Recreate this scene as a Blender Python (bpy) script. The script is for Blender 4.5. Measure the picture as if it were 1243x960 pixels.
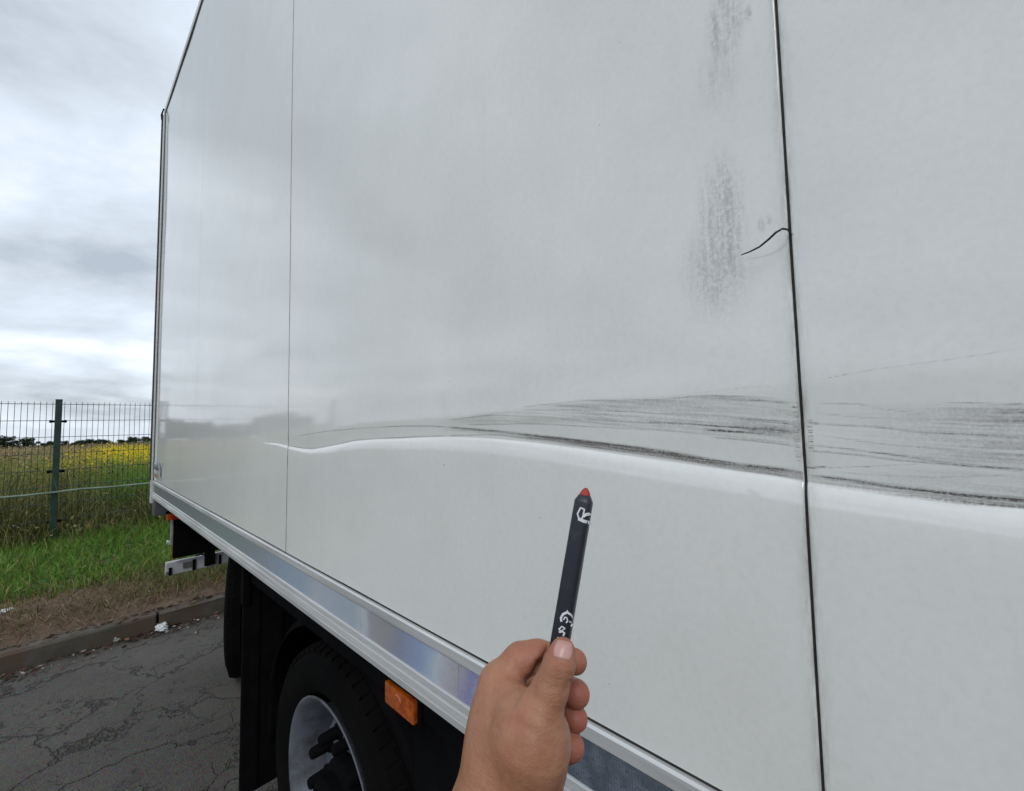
import bpy, bmesh, math, random
import numpy as np
from math import sin, cos, pi, radians as R_
from mathutils import Matrix, Vector

for o in list(bpy.data.objects): bpy.data.objects.remove(o)
S = bpy.context.scene
COL = S.collection
rng = np.random.default_rng(7)
random.seed(7)

# ------------------------------------------------------------------ camera
# world: +y runs along the truck to its rear, +x points into the truck, camera over the origin
EYE = np.array([0, 0, 1.62])
YAW, PITCH, ROLL, FPX = 0.8213, 0.0612, -0.0184, 508.74      # focal length in photo pixels (1243 wide)
_F = np.array([sin(YAW)*cos(PITCH), cos(YAW)*cos(PITCH), sin(PITCH)])
_R0 = np.array([cos(YAW), -sin(YAW), 0.0])
_U0 = np.array([-sin(YAW)*sin(PITCH), -cos(YAW)*sin(PITCH), cos(PITCH)])
_R = cos(ROLL)*_R0 + sin(ROLL)*_U0
_U = -sin(ROLL)*_R0 + cos(ROLL)*_U0
cd = bpy.data.cameras.new('camera'); cam = bpy.data.objects.new('camera', cd); COL.objects.link(cam)
cd.sensor_fit = 'HORIZONTAL'; cd.sensor_width = 36; cd.lens = 36*FPX/1243
cd.clip_start = 0.01; cd.clip_end = 6000
m = Matrix.Identity(4)
for i in range(3):
    m[i][0] = _R[i]; m[i][1] = _U[i]; m[i][2] = -_F[i]; m[i][3] = EYE[i]
cam.matrix_world = m
S.camera = cam
def ray(px, py): return _F + _R*(px-621.5)/FPX - _U*(py-480)/FPX
def onx(px, py, x): v = ray(px, py); return EYE + v*(x/v[0])
def ony(px, py, y): v = ray(px, py); return EYE + v*(y/v[1])
def onz(px, py, z): v = ray(px, py); return EYE + v*((z-EYE[2])/v[2])
def atd(px, py, d): return EYE + ray(px, py)*d

# ------------------------------------------------------------------ world: overcast sky
SUN_DIR = Vector((0.58, 0.42, -0.70)).normalized()      # direction the light travels
w = bpy.data.worlds.new('World'); S.world = w; w.use_nodes = True
nt = w.node_tree; N = nt.nodes; L = nt.links
for n in list(N): N.remove(n)
out = N.new('ShaderNodeOutputWorld')
sky = N.new('ShaderNodeTexSky'); sky.sky_type = 'NISHITA'; sky.sun_disc = False
sky.sun_elevation = math.asin(-SUN_DIR.z); sky.sun_rotation = math.atan2(-SUN_DIR.x, -SUN_DIR.y)
bg1 = N.new('ShaderNodeBackground'); bg1.inputs[1].default_value = 0.10
L.new(sky.outputs[0], bg1.inputs[0])
tc = N.new('ShaderNodeTexCoord')
sep = N.new('ShaderNodeSeparateXYZ'); L.new(tc.outputs['Generated'], sep.inputs[0])
def wm(op, a, b=None):
    n = N.new('ShaderNodeMath'); n.operation = op
    for i, v in enumerate((a, b)):
        if v is None: continue
        if isinstance(v, (int, float)): n.inputs[i].default_value = v
        else: L.new(v, n.inputs[i])
    return n.outputs[0]
zz = wm('ADD', wm('MAXIMUM', sep.outputs[2], 0.0), 0.24)
com = N.new('ShaderNodeCombineXYZ')
L.new(wm('DIVIDE', sep.outputs[0], zz), com.inputs[0]); L.new(wm('DIVIDE', sep.outputs[1], zz), com.inputs[1])
com.inputs[2].default_value = 14.6
n1 = N.new('ShaderNodeTexNoise'); n1.inputs['Scale'].default_value = 1.3; n1.inputs['Detail'].default_value = 7
n1.inputs['Roughness'].default_value = 0.56; n1.inputs['Distortion'].default_value = 0.25
L.new(com.outputs[0], n1.inputs['Vector'])
rp = N.new('ShaderNodeValToRGB')
L.new(n1.outputs['Fac'], rp.inputs[0])
e = rp.color_ramp.elements
e[0].position = 0.36; e[0].color = (0.46, 0.515, 0.585, 1)
e[1].position = 0.66; e[1].color = (0.95, 1.0, 1.06, 1)
k = e.new(0.45); k.color = (0.61, 0.675, 0.75, 1)
k = e.new(0.56); k.color = (0.76, 0.84, 0.945, 1)
bg2 = N.new('ShaderNodeBackground'); bg2.inputs[1].default_value = 1.0
L.new(rp.outputs[0], bg2.inputs[0])
mix = N.new('ShaderNodeMixShader'); mix.inputs[0].default_value = 0.90
L.new(bg1.outputs[0], mix.inputs[1]); L.new(bg2.outputs[0], mix.inputs[2])
L.new(mix.outputs[0], out.inputs[0])

sd = bpy.data.lights.new('sun', 'SUN'); so = bpy.data.objects.new('sun', sd); COL.objects.link(so)
sd.energy = 0.9; sd.angle = R_(24); sd.color = (1.0, 0.97, 0.93)
so.rotation_euler = SUN_DIR.to_track_quat('-Z', 'Y').to_euler()
so.location = (-5, -2, 8)

S.view_settings.view_transform = 'Standard'; S.view_settings.look = 'None'
S.view_settings.exposure = 0.20; S.view_settings.gamma = 1.0
S.view_settings.use_curve_mapping = False
S.cycles.max_bounces = 5; S.cycles.diffuse_bounces = 3; S.cycles.glossy_bounces = 3; S.cycles.transmission_bounces = 2

# ------------------------------------------------------------------ helpers
def tag(o, label=None, cat=None, group=None, kind=None):
    if label: o['label'] = label
    if cat: o['category'] = cat
    if group: o['group'] = group
    if kind: o['kind'] = kind
    return o
def empty(name, loc=(0, 0, 0)):
    o = bpy.data.objects.new(name, None); COL.objects.link(o); o.location = loc
    o.empty_display_size = 0.2
    return o
def setparent(o, p):
    o.parent = p
    if p: o.matrix_parent_inverse = Matrix.Translation(-Vector(world_loc(p)))
def world_loc(o):
    v = Vector(o.location); q = o.parent
    while q: v = v; q = q.parent
    return v
def link(name, me, mat=None, parent=None, smooth=False):
    o = bpy.data.objects.new(name, me); COL.objects.link(o)
    if mat and not me.materials: me.materials.append(mat)
    if smooth:
        me.polygons.foreach_set('use_smooth', [True]*len(me.polygons))
    if parent: setparent(o, parent)
    return o
def mesh(name, v, f): 
    me = bpy.data.meshes.new(name); me.from_pydata([tuple(map(float, p)) for p in v], [], f); me.update(); return me
def fastmesh(name, V, T, colr=None):
    V = np.asarray(V, np.float32); T = np.asarray(T, np.int32)
    me = bpy.data.meshes.new(name)
    me.vertices.add(len(V)); me.vertices.foreach_set('co', V.ravel())
    me.loops.add(T.size); me.loops.foreach_set('vertex_index', T.ravel())
    me.polygons.add(len(T)); me.polygons.foreach_set('loop_start', np.arange(0, T.size, T.shape[1], dtype=np.int32))
    me.polygons.foreach_set('loop_total', np.full(len(T), T.shape[1], np.int32))
    me.update(calc_edges=True)
    if colr is not None:
        a = me.color_attributes.new('col', 'FLOAT_COLOR', 'POINT')
        c4 = np.ones((len(V), 4), np.float32); c4[:, :3] = colr
        a.data.foreach_set('color', c4.ravel())
    me.validate()
    return me
class MB:
    def __init__(s): s.bm = bmesh.new()
    def box(s, x0, x1, y0, y1, z0, z1, bev=0.0):
        r = bmesh.ops.create_cube(s.bm, size=1)
        for v in r['verts']:
            v.co = Vector(((x0+x1)/2+v.co.x*(x1-x0), (y0+y1)/2+v.co.y*(y1-y0), (z0+z1)/2+v.co.z*(z1-z0)))
        if bev > 0:
            es = list({e for v in r['verts'] for e in v.link_edges})
            bmesh.ops.bevel(s.bm, geom=es, offset=bev, segments=2, affect='EDGES', profile=0.6)
        return s
    def tube(s, a, b, r0, r1=None, n=10, caps=True):
        a = Vector(a); b = Vector(b); r1 = r0 if r1 is None else r1
        q = (b-a).to_track_quat('Z', 'Y').to_matrix()
        A = [s.bm.verts.new(a+q@Vector((cos(t)*r0, sin(t)*r0, 0))) for t in np.linspace(0, 2*pi, n, endpoint=False)]
        B = [s.bm.verts.new(b+q@Vector((cos(t)*r1, sin(t)*r1, 0))) for t in np.linspace(0, 2*pi, n, endpoint=False)]
        for i in range(n): s.bm.faces.new((A[i], A[(i+1) % n], B[(i+1) % n], B[i]))
        if caps: s.bm.faces.new(A[::-1]); s.bm.faces.new(B)
        return s
    def path(s, pts, rad, n=8):
        pts = [Vector(p) for p in pts]; rings = []
        for i, p in enumerate(pts):
            t = (pts[min(i+1, len(pts)-1)]-pts[max(i-1, 0)])
            q = t.to_track_quat('Z', 'Y').to_matrix()
            r = rad[i] if hasattr(rad, '__len__') else rad
            rings.append([s.bm.verts.new(p+q@Vector((cos(a)*r, sin(a)*r, 0))) for a in np.linspace(0, 2*pi, n, endpoint=False)])
        for A, B in zip(rings, rings[1:]):
            for i in range(n): s.bm.faces.new((A[i], A[(i+1) % n], B[(i+1) % n], B[i]))
        s.bm.faces.new(rings[0][::-1]); s.bm.faces.new(rings[-1])
        return s
    def lathe_x(s, prof, cx, cy, cz, n=64, closed=False):      # prof: (x offset, radius), axis along x
        rings = []
        for (x, r) in prof:
            rings.append([s.bm.verts.new((cx+x, cy+cos(a)*r, cz+sin(a)*r)) for a in np.linspace(0, 2*pi, n, endpoint=False)])
        pr = list(zip(rings, rings[1:])) + ([(rings[-1], rings[0])] if closed else [])
        for A, B in pr:
            for i in range(n): s.bm.faces.new((A[i], A[(i+1) % n], B[(i+1) % n], B[i]))
        return s
    def prism_y(s, poly, y0, y1):       # poly in (x, z), extruded along y
        A = [s.bm.verts.new((x, y0, z)) for x, z in poly]; B = [s.bm.verts.new((x, y1, z)) for x, z in poly]
        n = len(poly)
        for i in range(n): s.bm.faces.new((A[i], A[(i+1) % n], B[(i+1) % n], B[i]))
        s.bm.faces.new(A[::-1]); s.bm.faces.new(B)
        return s
    def build(s, name, mat, parent=None, smooth=False):
        bmesh.ops.recalc_face_normals(s.bm, faces=s.bm.faces[:])
        me = bpy.data.meshes.new(name); s.bm.to_mesh(me); s.bm.free()
        o = link(name, me, mat, parent, smooth)
        if smooth:
            try: me.set_sharp_from_angle(angle=R_(38))
            except Exception: pass
        return o

# ------------------------------------------------------------------ materials
class Mat:
    def __init__(s, name):
        s.m = bpy.data.materials.new(name); s.m.use_nodes = True
        s.t = s.m.node_tree; s.n = s.t.nodes; s.b = s.n['Principled BSDF']; s.L = s.t.links
        s.co = s.n.new('ShaderNodeTexCoord').outputs['Object']
    def set(s, **k):
        for a, v in k.items():
            i = s.b.inputs[a.replace('_', ' ')]
            if hasattr(v, 'is_linked') or hasattr(v, 'links'): s.L.new(v, i)
            elif isinstance(v, tuple): i.default_value = (*v, 1)[:len(i.default_value)] if len(v) == 3 and len(i.default_value) == 4 else v
            else: i.default_value = v
        return s
    def inp(s, sock, v):
        if v is None: return
        if hasattr(v, 'is_linked'): s.L.new(v, sock)
        elif isinstance(v, tuple) and len(v) == 3 and len(sock.default_value) == 4: sock.default_value = (*v, 1)
        else: sock.default_value = v
    def map(s, scale=(1, 1, 1), loc=(0, 0, 0), rot=(0, 0, 0), vec=None):
        n = s.n.new('ShaderNodeMapping'); s.L.new(vec or s.co, n.inputs[0])
        n.inputs['Scale'].default_value = scale; n.inputs['Location'].default_value = loc; n.inputs['Rotation'].default_value = rot
        return n.outputs[0]
    def noise(s, scale=5, detail=4, rough=.55, vec=None, dist=0, col=False):
        n = s.n.new('ShaderNodeTexNoise'); s.L.new(vec or s.co, n.inputs['Vector'])
        n.inputs['Scale'].default_value = scale; n.inputs['Detail'].default_value = detail
        n.inputs['Roughness'].default_value = rough; n.inputs['Distortion'].default_value = dist
        return n.outputs['Color' if col else 'Fac']
    def vor(s, scale=5, feature='F1', vec=None, out='Distance', rnd=1):
        n = s.n.new('ShaderNodeTexVoronoi'); n.feature = feature; s.L.new(vec or s.co, n.inputs['Vector'])
        n.inputs['Scale'].default_value = scale; n.inputs['Randomness'].default_value = rnd
        return n.outputs[out]
    def math(s, op, a, b=None, c=None, clamp=False):
        n = s.n.new('ShaderNodeMath'); n.operation = op; n.use_clamp = clamp
        for i, v in enumerate((a, b, c)): s.inp(n.inputs[i], v)
        return n.outputs[0]
    def ramp(s, f, stops, interp='LINEAR'):
        n = s.n.new('ShaderNodeValToRGB'); s.inp(n.inputs[0], f); cr = n.color_ramp; cr.interpolation = interp
        stops = [(p, c if isinstance(c, tuple) else (c, c, c)) for p, c in stops]
        cr.elements[0].position = stops[0][0]; cr.elements[0].color = (*stops[0][1], 1)
        cr.elements[1].position = stops[-1][0]; cr.elements[1].color = (*stops[-1][1], 1)
        for p, c in stops[1:-1]:
            q = cr.elements.new(p); q.color = (*c, 1)
        return n.outputs[0]
    def mix(s, f, a, b, mode='MIX'):
        n = s.n.new('ShaderNodeMix'); n.data_type = 'RGBA'; n.blend_type = mode
        s.inp(n.inputs[0], f); s.inp(n.inputs[6], a); s.inp(n.inputs[7], b)
        return n.outputs[2]
    def maprange(s, v, a, b, c=0, d=1):
        n = s.n.new('ShaderNodeMapRange'); s.inp(n.inputs[0], v)
        for i, q in enumerate((a, b, c, d)): n.inputs[i+1].default_value = q
        return n.outputs[0]
    def attr(s, name, out='Fac'):
        n = s.n.new('ShaderNodeAttribute'); n.attribute_name = name; return n.outputs[out]
    def sep(s, vec=None):
        n = s.n.new('ShaderNodeSeparateXYZ'); s.L.new(vec or s.co, n.inputs[0]); return n.outputs
    def bump(s, h, strength=.3, dist=.01):
        n = s.n.new('ShaderNodeBump'); s.inp(n.inputs['Height'], h)
        n.inputs['Strength'].default_value = strength; n.inputs['Distance'].default_value = dist
        s.L.new(n.outputs[0], s.b.inputs['Normal']); return s

def simple(name, col, rough=.5, metal=0, var=.25, scale=20, bump=0.0, bscale=200, bdist=.001, spec=.5):
    M = Mat(name)
    n = M.noise(scale, 5)
    c = M.mix(M.maprange(n, .3, .7), tuple(v*(1-var) for v in col), tuple(min(1, v*(1+var)) for v in col))
    M.set(Base_Color=c, Roughness=rough, Metallic=metal, Specular_IOR_Level=spec)
    if bump: M.bump(M.noise(bscale, 4), bump, bdist)
    return M.m

# ---- white truck panel: gloss paint, scuffs (mesh attribute), residue patches, specks
def ellipse(M, sp, y, z, ry, rz):
    a = M.math('DIVIDE', M.math('SUBTRACT', sp[1], y), ry); b = M.math('DIVIDE', M.math('SUBTRACT', sp[2], z), rz)
    d = M.math('SQRT', M.math('ADD', M.math('MULTIPLY', a, a), M.math('MULTIPLY', b, b)))
    return M.maprange(d, 0.35, 1.05, 1, 0)
def panel_material():
    M = Mat('white_panel_paint'); sp = M.sep()
    base = M.mix(M.maprange(M.noise(1.3, 3), .35, .65), (.725, .738, .712), (.77, .782, .755))
    base = M.mix(M.maprange(M.noise(7, 4, .65), .46, .8, 0, .30), base, (.60, .62, .58))
    base = M.mix(M.maprange(M.noise(130, 3, .75), .42, .72, 0, .15), base, (.50, .51, .46))
    # vertical rain film
    rain = M.noise(1, 4, .6, vec=M.map((1, 26, .9)))
    base = M.mix(M.maprange(rain, .55, .8, 0, .10), base, (.56, .58, .55))
    # tiny dirt specks
    v = M.vor(26, vec=M.map((1, 1, 1)))
    sz = M.maprange(M.noise(9, 2), .50, .72, 0.0, .055)
    speck = M.math('LESS_THAN', v, sz)
    base = M.mix(M.math('MULTIPLY', speck, .45), base, (.16, .13, .11))
    # residue patches rubbed on the middle panel
    streak = M.noise(1, 4, .72, vec=M.map((1, 170, 16), loc=(0, 3.1, 1.7)), dist=.4)
    blot = M.noise(210, 4, .8)
    tot = None
    for (px, py, rx, ry, k) in [(876, 280, 38, 110, .72), (868, 325, 56, 72, .50), (879, 28, 28, 62, .68), (924, 273, 6, 13, .6), (933, 266, 5, 9, .5), (908, 16, 6, 13, .6), (872, 90, 34, 50, .32)]:
        c = onx(px, py, .46); c1 = onx(px+rx, py, .46); c2 = onx(px, py-ry, .46)
        q = M.math('MULTIPLY', ellipse(M, sp, float(c[1]), float(c[2]), float(abs(c1[1]-c[1])), float(abs(c2[2]-c[2]))), k)
        tot = q if tot is None else M.math('MAXIMUM', tot, q)
    res = M.math('MULTIPLY', tot, M.maprange(streak, .34, .62, .18, 1))
    res = M.math('MULTIPLY', res, M.maprange(blot, .36, .60, .15, 1.15))
    base = M.mix(res, base, (.25, .25, .25))
    c = onx(874, 318, .46)
    glue = M.math('MULTIPLY', ellipse(M, sp, float(c[1]), float(c[2]), .022, .022), M.maprange(M.noise(160, 3, .7), .5, .6))
    base = M.mix(M.math('MULTIPLY', glue, .45), base, (.50, .51, .43))
    # scuffs: attribute times fine streak noise running along the truck
    sc = M.attr('scuff')
    cv = M.n.new('ShaderNodeCombineXYZ'); M.L.new(sp[1], cv.inputs[1]); M.L.new(M.attr('srel'), cv.inputs[2]); cv = cv.outputs[0]
    st = M.noise(1, 4, .7, vec=M.map((1, 5, 430), vec=cv))
    st2 = M.noise(1, 4, .75, vec=M.map((1, 60, 800), vec=cv))
    s1 = M.math('MULTIPLY', sc, M.maprange(st, .36, .60, .25, 1.25))
    s1 = M.math('MULTIPLY', s1, M.maprange(st2, .30, .60, .45, 1.5), clamp=True)
    grain = M.maprange(M.noise(480, 3, .8), .34, .62, .5, 1.25)
    s1 = M.math('MULTIPLY', s1, grain, clamp=True)
    haze = M.math('MULTIPLY', M.math('MULTIPLY', M.attr('haze'), grain), M.math('MULTIPLY', M.maprange(st, .34, .64, .30, 1.15), M.maprange(M.noise(1, 4, .65, vec=M.map((1, 6, 75), vec=cv)), .36, .62, .35, 1.25)))
    base = M.mix(M.math('MULTIPLY', haze, .95, clamp=True), base, (.175, .155, .145))
    base = M.mix(s1, base, (.060, .048, .043))
    edge = M.math('MULTIPLY', M.attr('edge'), M.maprange(M.noise(1, 4, .7, vec=M.map((1, 160, 22))), .38, .62, .15, 1))
    base = M.mix(M.math('MULTIPLY', edge, .8), base, (.11, .075, .055))
    rgh = M.maprange(M.noise(3.5, 3, .6), .35, .65, .055, .09)
    rgh = M.math('ADD', rgh, M.math('MULTIPLY', M.math('ADD', res, M.math('ADD', s1, haze)), .4), clamp=True)
    M.set(Base_Color=base, Roughness=rgh, IOR=1.75)
    M.bump(M.noise(380, 2), .05, .0004)
    return M.m
PANEL = panel_material()

ALU = Mat('anodised_aluminium')
_n = ALU.noise(1, 5, .6, vec=ALU.map((60, 3, 60)))
ALU.set(Base_Color=ALU.mix(ALU.maprange(_n, .3, .7), (.50, .51, .51), (.68, .69, .68)), Metallic=.35, Roughness=ALU.maprange(_n, .3, .7, .30, .46))
ALU.bump(_n, .12, .0006); ALU = ALU.m
ALU2 = simple('dull_grey_metal', (.36, .36, .36), .45, .5, .3, 12)
BLACK = simple('black_rubber', (.005, .005, .0055), .9, 0, .35, 14, .25, 160, spec=.05)
RUB2 = simple('seam_sealant', (.020, .016, .014), .7, 0, .5, 60, .4, 300)
PLASTIC = simple('black_chassis_plastic', (.004, .004, .0045), .85, 0, .4, 9, .2, 120, spec=.05)
STEEL = simple('black_painted_steel', (.004, .004, .0045), .85, 0, .5, 8, spec=.05)
WHITEP = Mat('chipped_white_paint')
_n = WHITEP.noise(9, 6, .7)
WHITEP.set(Base_Color=WHITEP.mix(WHITEP.maprange(_n, .58, .64), (.42, .42, .43), (.10, .085, .075)), Roughness=.5); WHITEP = WHITEP.m
# tyre
TY = Mat('tyre_rubber')
TY.set(Base_Color=TY.mix(TY.maprange(TY.noise(6, 5), .35, .7), (.002, .002, .0022), (.0045, .0043, .004)), Roughness=.9, Specular_IOR_Level=.08)
TY.bump(TY.noise(70, 5), .25, .002); TY = TY.m
RIM = Mat('silver_wheel_paint')
_n = RIM.noise(11, 6, .65)
RIM.set(Base_Color=RIM.mix(RIM.maprange(_n, .45, .75), (.145, .157, .185), (.04, .037, .034)), Metallic=.3, Roughness=.42); RIM = RIM.m
AMB = Mat('amber_lens')
AMB.set(Base_Color=AMB.mix(AMB.maprange(AMB.noise(60, 3), .4, .65), (.50, .105, .008), (.30, .05, .005)), Roughness=.22, Coat_Weight=.6, Coat_Roughness=.08)
AMB.bump(AMB.vor(1, vec=AMB.map((1, 160, 160))), .35, .002); AMB = AMB.m
RED = simple('red_lens', (.30, .015, .012), .25, 0, .3, 50)
# prismatic tape: diffraction glints are painted into its colour along y
TP = Mat('prismatic_reflective_tape'); sp = TP.sep(); sp_t = sp
hx = TP.vor(1, 'DISTANCE_TO_EDGE', vec=TP.map((1, 260, 260)), rnd=.25)
yw = TP.math('ADD', sp[1], TP.math('MULTIPLY', TP.math('SUBTRACT', TP.noise(9, 3), .5), .10))
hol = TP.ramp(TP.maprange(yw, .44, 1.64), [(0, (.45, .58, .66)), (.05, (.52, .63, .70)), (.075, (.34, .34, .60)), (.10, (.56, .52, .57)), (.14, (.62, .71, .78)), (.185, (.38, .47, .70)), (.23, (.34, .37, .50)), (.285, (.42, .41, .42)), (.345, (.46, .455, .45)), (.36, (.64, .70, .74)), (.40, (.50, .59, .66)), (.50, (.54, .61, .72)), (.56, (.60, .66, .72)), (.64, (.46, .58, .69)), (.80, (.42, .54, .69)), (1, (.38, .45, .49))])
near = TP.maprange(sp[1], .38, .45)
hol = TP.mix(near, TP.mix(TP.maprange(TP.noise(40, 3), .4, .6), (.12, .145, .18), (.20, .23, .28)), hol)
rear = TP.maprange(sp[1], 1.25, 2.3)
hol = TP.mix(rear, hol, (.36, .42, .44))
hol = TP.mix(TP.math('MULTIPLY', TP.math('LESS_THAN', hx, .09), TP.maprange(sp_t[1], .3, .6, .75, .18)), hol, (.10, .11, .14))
TP.set(Base_Color=hol, Metallic=.25, Roughness=.30, Coat_Weight=.5, Coat_Roughness=.12, Thin_Film_Thickness=420.0, Thin_Film_IOR=1.33)
TP.bump(hx, .5, .0012); TAPE = TP.m

# vegetation with vertex colour
def veg(name, rough=.6, trans=.25):
    M = Mat(name); c = M.attr('col', 'Color')
    M.set(Base_Color=c, Roughness=rough, Specular_IOR_Level=.25)
    t = M.n.new('ShaderNodeBsdfTranslucent'); M.L.new(c, t.inputs[0])
    mx = M.n.new('ShaderNodeMixShader'); mx.inputs[0].default_value = trans
    M.L.new(M.b.outputs[0], mx.inputs[1]); M.L.new(t.outputs[0], mx.inputs[2])
    M.L.new(mx.outputs[0], M.n['Material Output'].inputs[0])
    return M.m
VEG = veg('leafy_green_mix')

# asphalt
AS = Mat('worn_asphalt')
warp = AS.n.new('ShaderNodeVectorMath'); warp.operation = 'MULTIPLY_ADD'
AS.L.new(AS.noise(2.6, 5, .65, col=True), warp.inputs[0]); warp.inputs[1].default_value = (.55, .55, .55); AS.L.new(AS.co, warp.inputs[2])
ck = AS.vor(1.55, 'DISTANCE_TO_EDGE', vec=warp.outputs[0])
ck2 = AS.vor(5.2, 'DISTANCE_TO_EDGE', vec=warp.outputs[0])
wid = AS.maprange(AS.noise(1.1, 3), .34, .60, 0, .026)
crk = AS.math('SUBTRACT', 1, AS.math('DIVIDE', ck, AS.math('ADD', wid, .0005)), clamp=True)
wid2 = AS.maprange(AS.noise(1.7, 3, vec=AS.map(loc=(5, 2, 0))), .47, .66, 0, .045)
crk2 = AS.math('SUBTRACT', 1, AS.math('DIVIDE', ck2, AS.math('ADD', wid2, .0005)), clamp=True)
crack = AS.math('MAXIMUM', crk, AS.math('MULTIPLY', crk2, .75))
agg = AS.vor(150, vec=AS.co, out='Color'); aggd = AS.vor(150)
tone = AS.mix(AS.maprange(AS.noise(1.4, 6, .6), .3, .7), (.058, .053, .046), (.105, .097, .084))
tone = AS.mix(.36, tone, AS.mix(1.0, agg, (.16, .148, .13), 'MULTIPLY'))
pot = AS.maprange(AS.noise(6.5, 5, .7, vec=AS.map((1, 1.6, 1))), .60, .68)
tone = AS.mix(AS.math('MULTIPLY', pot, .55), tone, (.025, .023, .021))
tone = AS.mix(AS.maprange(AS.noise(3.3, 6, .7), .56, .8, 0, .4), tone, (.12, .105, .085))
tone = AS.mix(AS.math('MULTIPLY', crack, .60), tone, (.010, .009, .008))
AS.set(Base_Color=tone, Roughness=.85)
AS.bump(AS.math('SUBTRACT', AS.math('MULTIPLY', aggd, .35), AS.math('ADD', AS.math('MULTIPLY', crack, 1.6), AS.math('MULTIPLY', pot, .5))), .9, .010)
ASPH = AS.m
CONC = Mat('weathered_concrete')
_c = CONC.mix(CONC.maprange(CONC.noise(5, 6, .65), .3, .72), (.042, .037, .029), (.105, .093, .075))
_c = CONC.mix(CONC.maprange(CONC.noise(2.2, 5, .7), .52, .72, 0, .7), _c, (.055, .058, .035))
_c = CONC.mix(CONC.maprange(CONC.noise(3.1, 6, .75, vec=CONC.map(loc=(4, 1, 2))), .47, .60, 0, .85), _c, (.085, .056, .036))
CONC.set(Base_Color=_c, Roughness=.9); CONC.bump(CONC.noise(60, 6, .7), .5, .006); CONC = CONC.m
SO = Mat('dry_soil')
_c = SO.mix(SO.maprange(SO.noise(7, 7, .7), .35, .68), (.085, .052, .033), (.20, .135, .085))
_c = SO.mix(SO.maprange(SO.noise(38, 4, .7), .55, .7), _c, (.20, .15, .10))
SO.set(Base_Color=_c, Roughness=.95); SO.bump(SO.noise(30, 7, .75), .8, .03); SOIL = SO.m
FI = Mat('far_field')
sp = FI.sep()
_n = FI.noise(.5, 6, .65, vec=FI.map((1, .25, 1)))
_c = FI.mix(FI.maprange(_n, .35, .65), (.085, .068, .040), (.15, .115, .066))
_c = FI.mix(FI.maprange(FI.noise(.06, 4), .45, .62), _c, (.10, .085, .052))
_c = FI.mix(FI.maprange(sp[1], 30, 16), _c, (.035, .042, .018))
FI.set(Base_Color=_c, Roughness=.95); FI.bump(FI.noise(6, 6, .7), .8, .15); FIELD = FI.m

# ------------------------------------------------------------------ setting: ground, road, kerb, verge
KY = 4.47
def gz(y):      # ground profile along y
    y = np.asarray(y, float)
    return np.interp(y, [-3000, KY+.2, 7.6, 9.0, 14, 60, 3000], [-.02, -.02, .16, .16, .02, -.98, -70])
xs = np.array([-2500, -600, -200, -80, -40, -20, -10, 0, 10, 20, 40, 80, 200, 600, 2500.])
ys = np.array([-2500, -600, -100, 0, KY+.2, 5.5, 6.5, 7.6, 9, 11, 14, 20, 35, 60, 120, 250, 500, 1000, 3000.])
V = [(x, y, float(gz(y))) for y in ys for x in xs]
nx = len(xs)
Fc = [(j*nx+i, j*nx+i+1, (j+1)*nx+i+1, (j+1)*nx+i) for j in range(len(ys)-1) for i in range(nx-1)]
tag(link('ground', mesh('ground', V, Fc), FIELD), kind='structure')
# asphalt yard with gentle unevenness
gx = np.linspace(-14, 14, 113); gy = np.concatenate([np.linspace(-14, 0, 29)[:-1], np.linspace(0, KY+.04, 40)])
XX, YY = np.meshgrid(gx, gy)
ZZ = .004*np.sin(XX*1.3+YY*.7)+.003*np.sin(YY*2.1-XX*.6)-.003
V = np.stack([XX, YY, ZZ], -1).reshape(-1, 3); n = len(gx)
Fc = [(j*n+i, j*n+i+1, (j+1)*n+i+1, (j+1)*n+i) for j in range(len(gy)-1) for i in range(n-1)]
tag(link('road', mesh('road', V, Fc), ASPH, None, True), kind='structure')
V = [(-300, -300, -.012), (300, -300, -.012), (300, KY+.05, -.012), (-300, KY+.05, -.012)]
tag(link('road_apron', mesh('road_apron', V, [(0, 1, 2, 3)]), ASPH), kind='structure')
# kerb stones
kerb = empty('kerb', (0, KY, 0)); tag(kerb, kind='structure')
def kerb_mesh(i):
    b = MB(); b.box(0.006, .994, 0, .13, -.1, .125, .016)
    for v in b.bm.verts:
        v.co.x += random.uniform(-.004, .004); v.co.y += random.uniform(-.005, .005); v.co.z += random.uniform(-.006, .006)
    me = bpy.data.meshes.new('kerb_stone'); bmesh.ops.recalc_face_normals(b.bm, faces=b.bm.faces[:]); b.bm.to_mesh(me); b.bm.free()
    me.materials.append(CONC); return me
kms = [kerb_mesh(i) for i in range(4)]
for i in range(-9, 10):
    o = bpy.data.objects.new('kerb_stone', kms[i % 4]); COL.objects.link(o); o.parent = kerb
    o.location = (i*1.0+.58, random.uniform(-.006, .006), random.uniform(-.008, .006)); o.rotation_euler.z = random.uniform(-.006, .006)
# soil bank of the verge
gx = np.linspace(-12, 12, 241); gy = np.linspace(KY+.10, 8.2, 60)
XX, YY = np.meshgrid(gx, gy)
def bank(x, y):
    z = np.interp(y, [KY, KY+.12, KY+.30, 5.6, 7.3, 8.2], [.10, .118, .132, .15, .22, .19])
    return z + .018*np.sin(x*2.3+y*1.1)*np.sin(y*3.1-x*.9) + .010*np.sin(x*7.1+y*5.3)*np.sin(x*3.7-y*6.1)
ZZ = bank(XX, YY)+rng.normal(0, .006, XX.shape)
V = np.stack([XX, YY, ZZ], -1).reshape(-1, 3); n = len(gx)
Fc = [(j*n+i, j*n+i+1, (j+1)*n+i+1, (j+1)*n+i) for j in range(len(gy)-1) for i in range(n-1)]
tag(link('verge', mesh('verge', V, Fc), SOIL, None, True), kind='structure')

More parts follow.
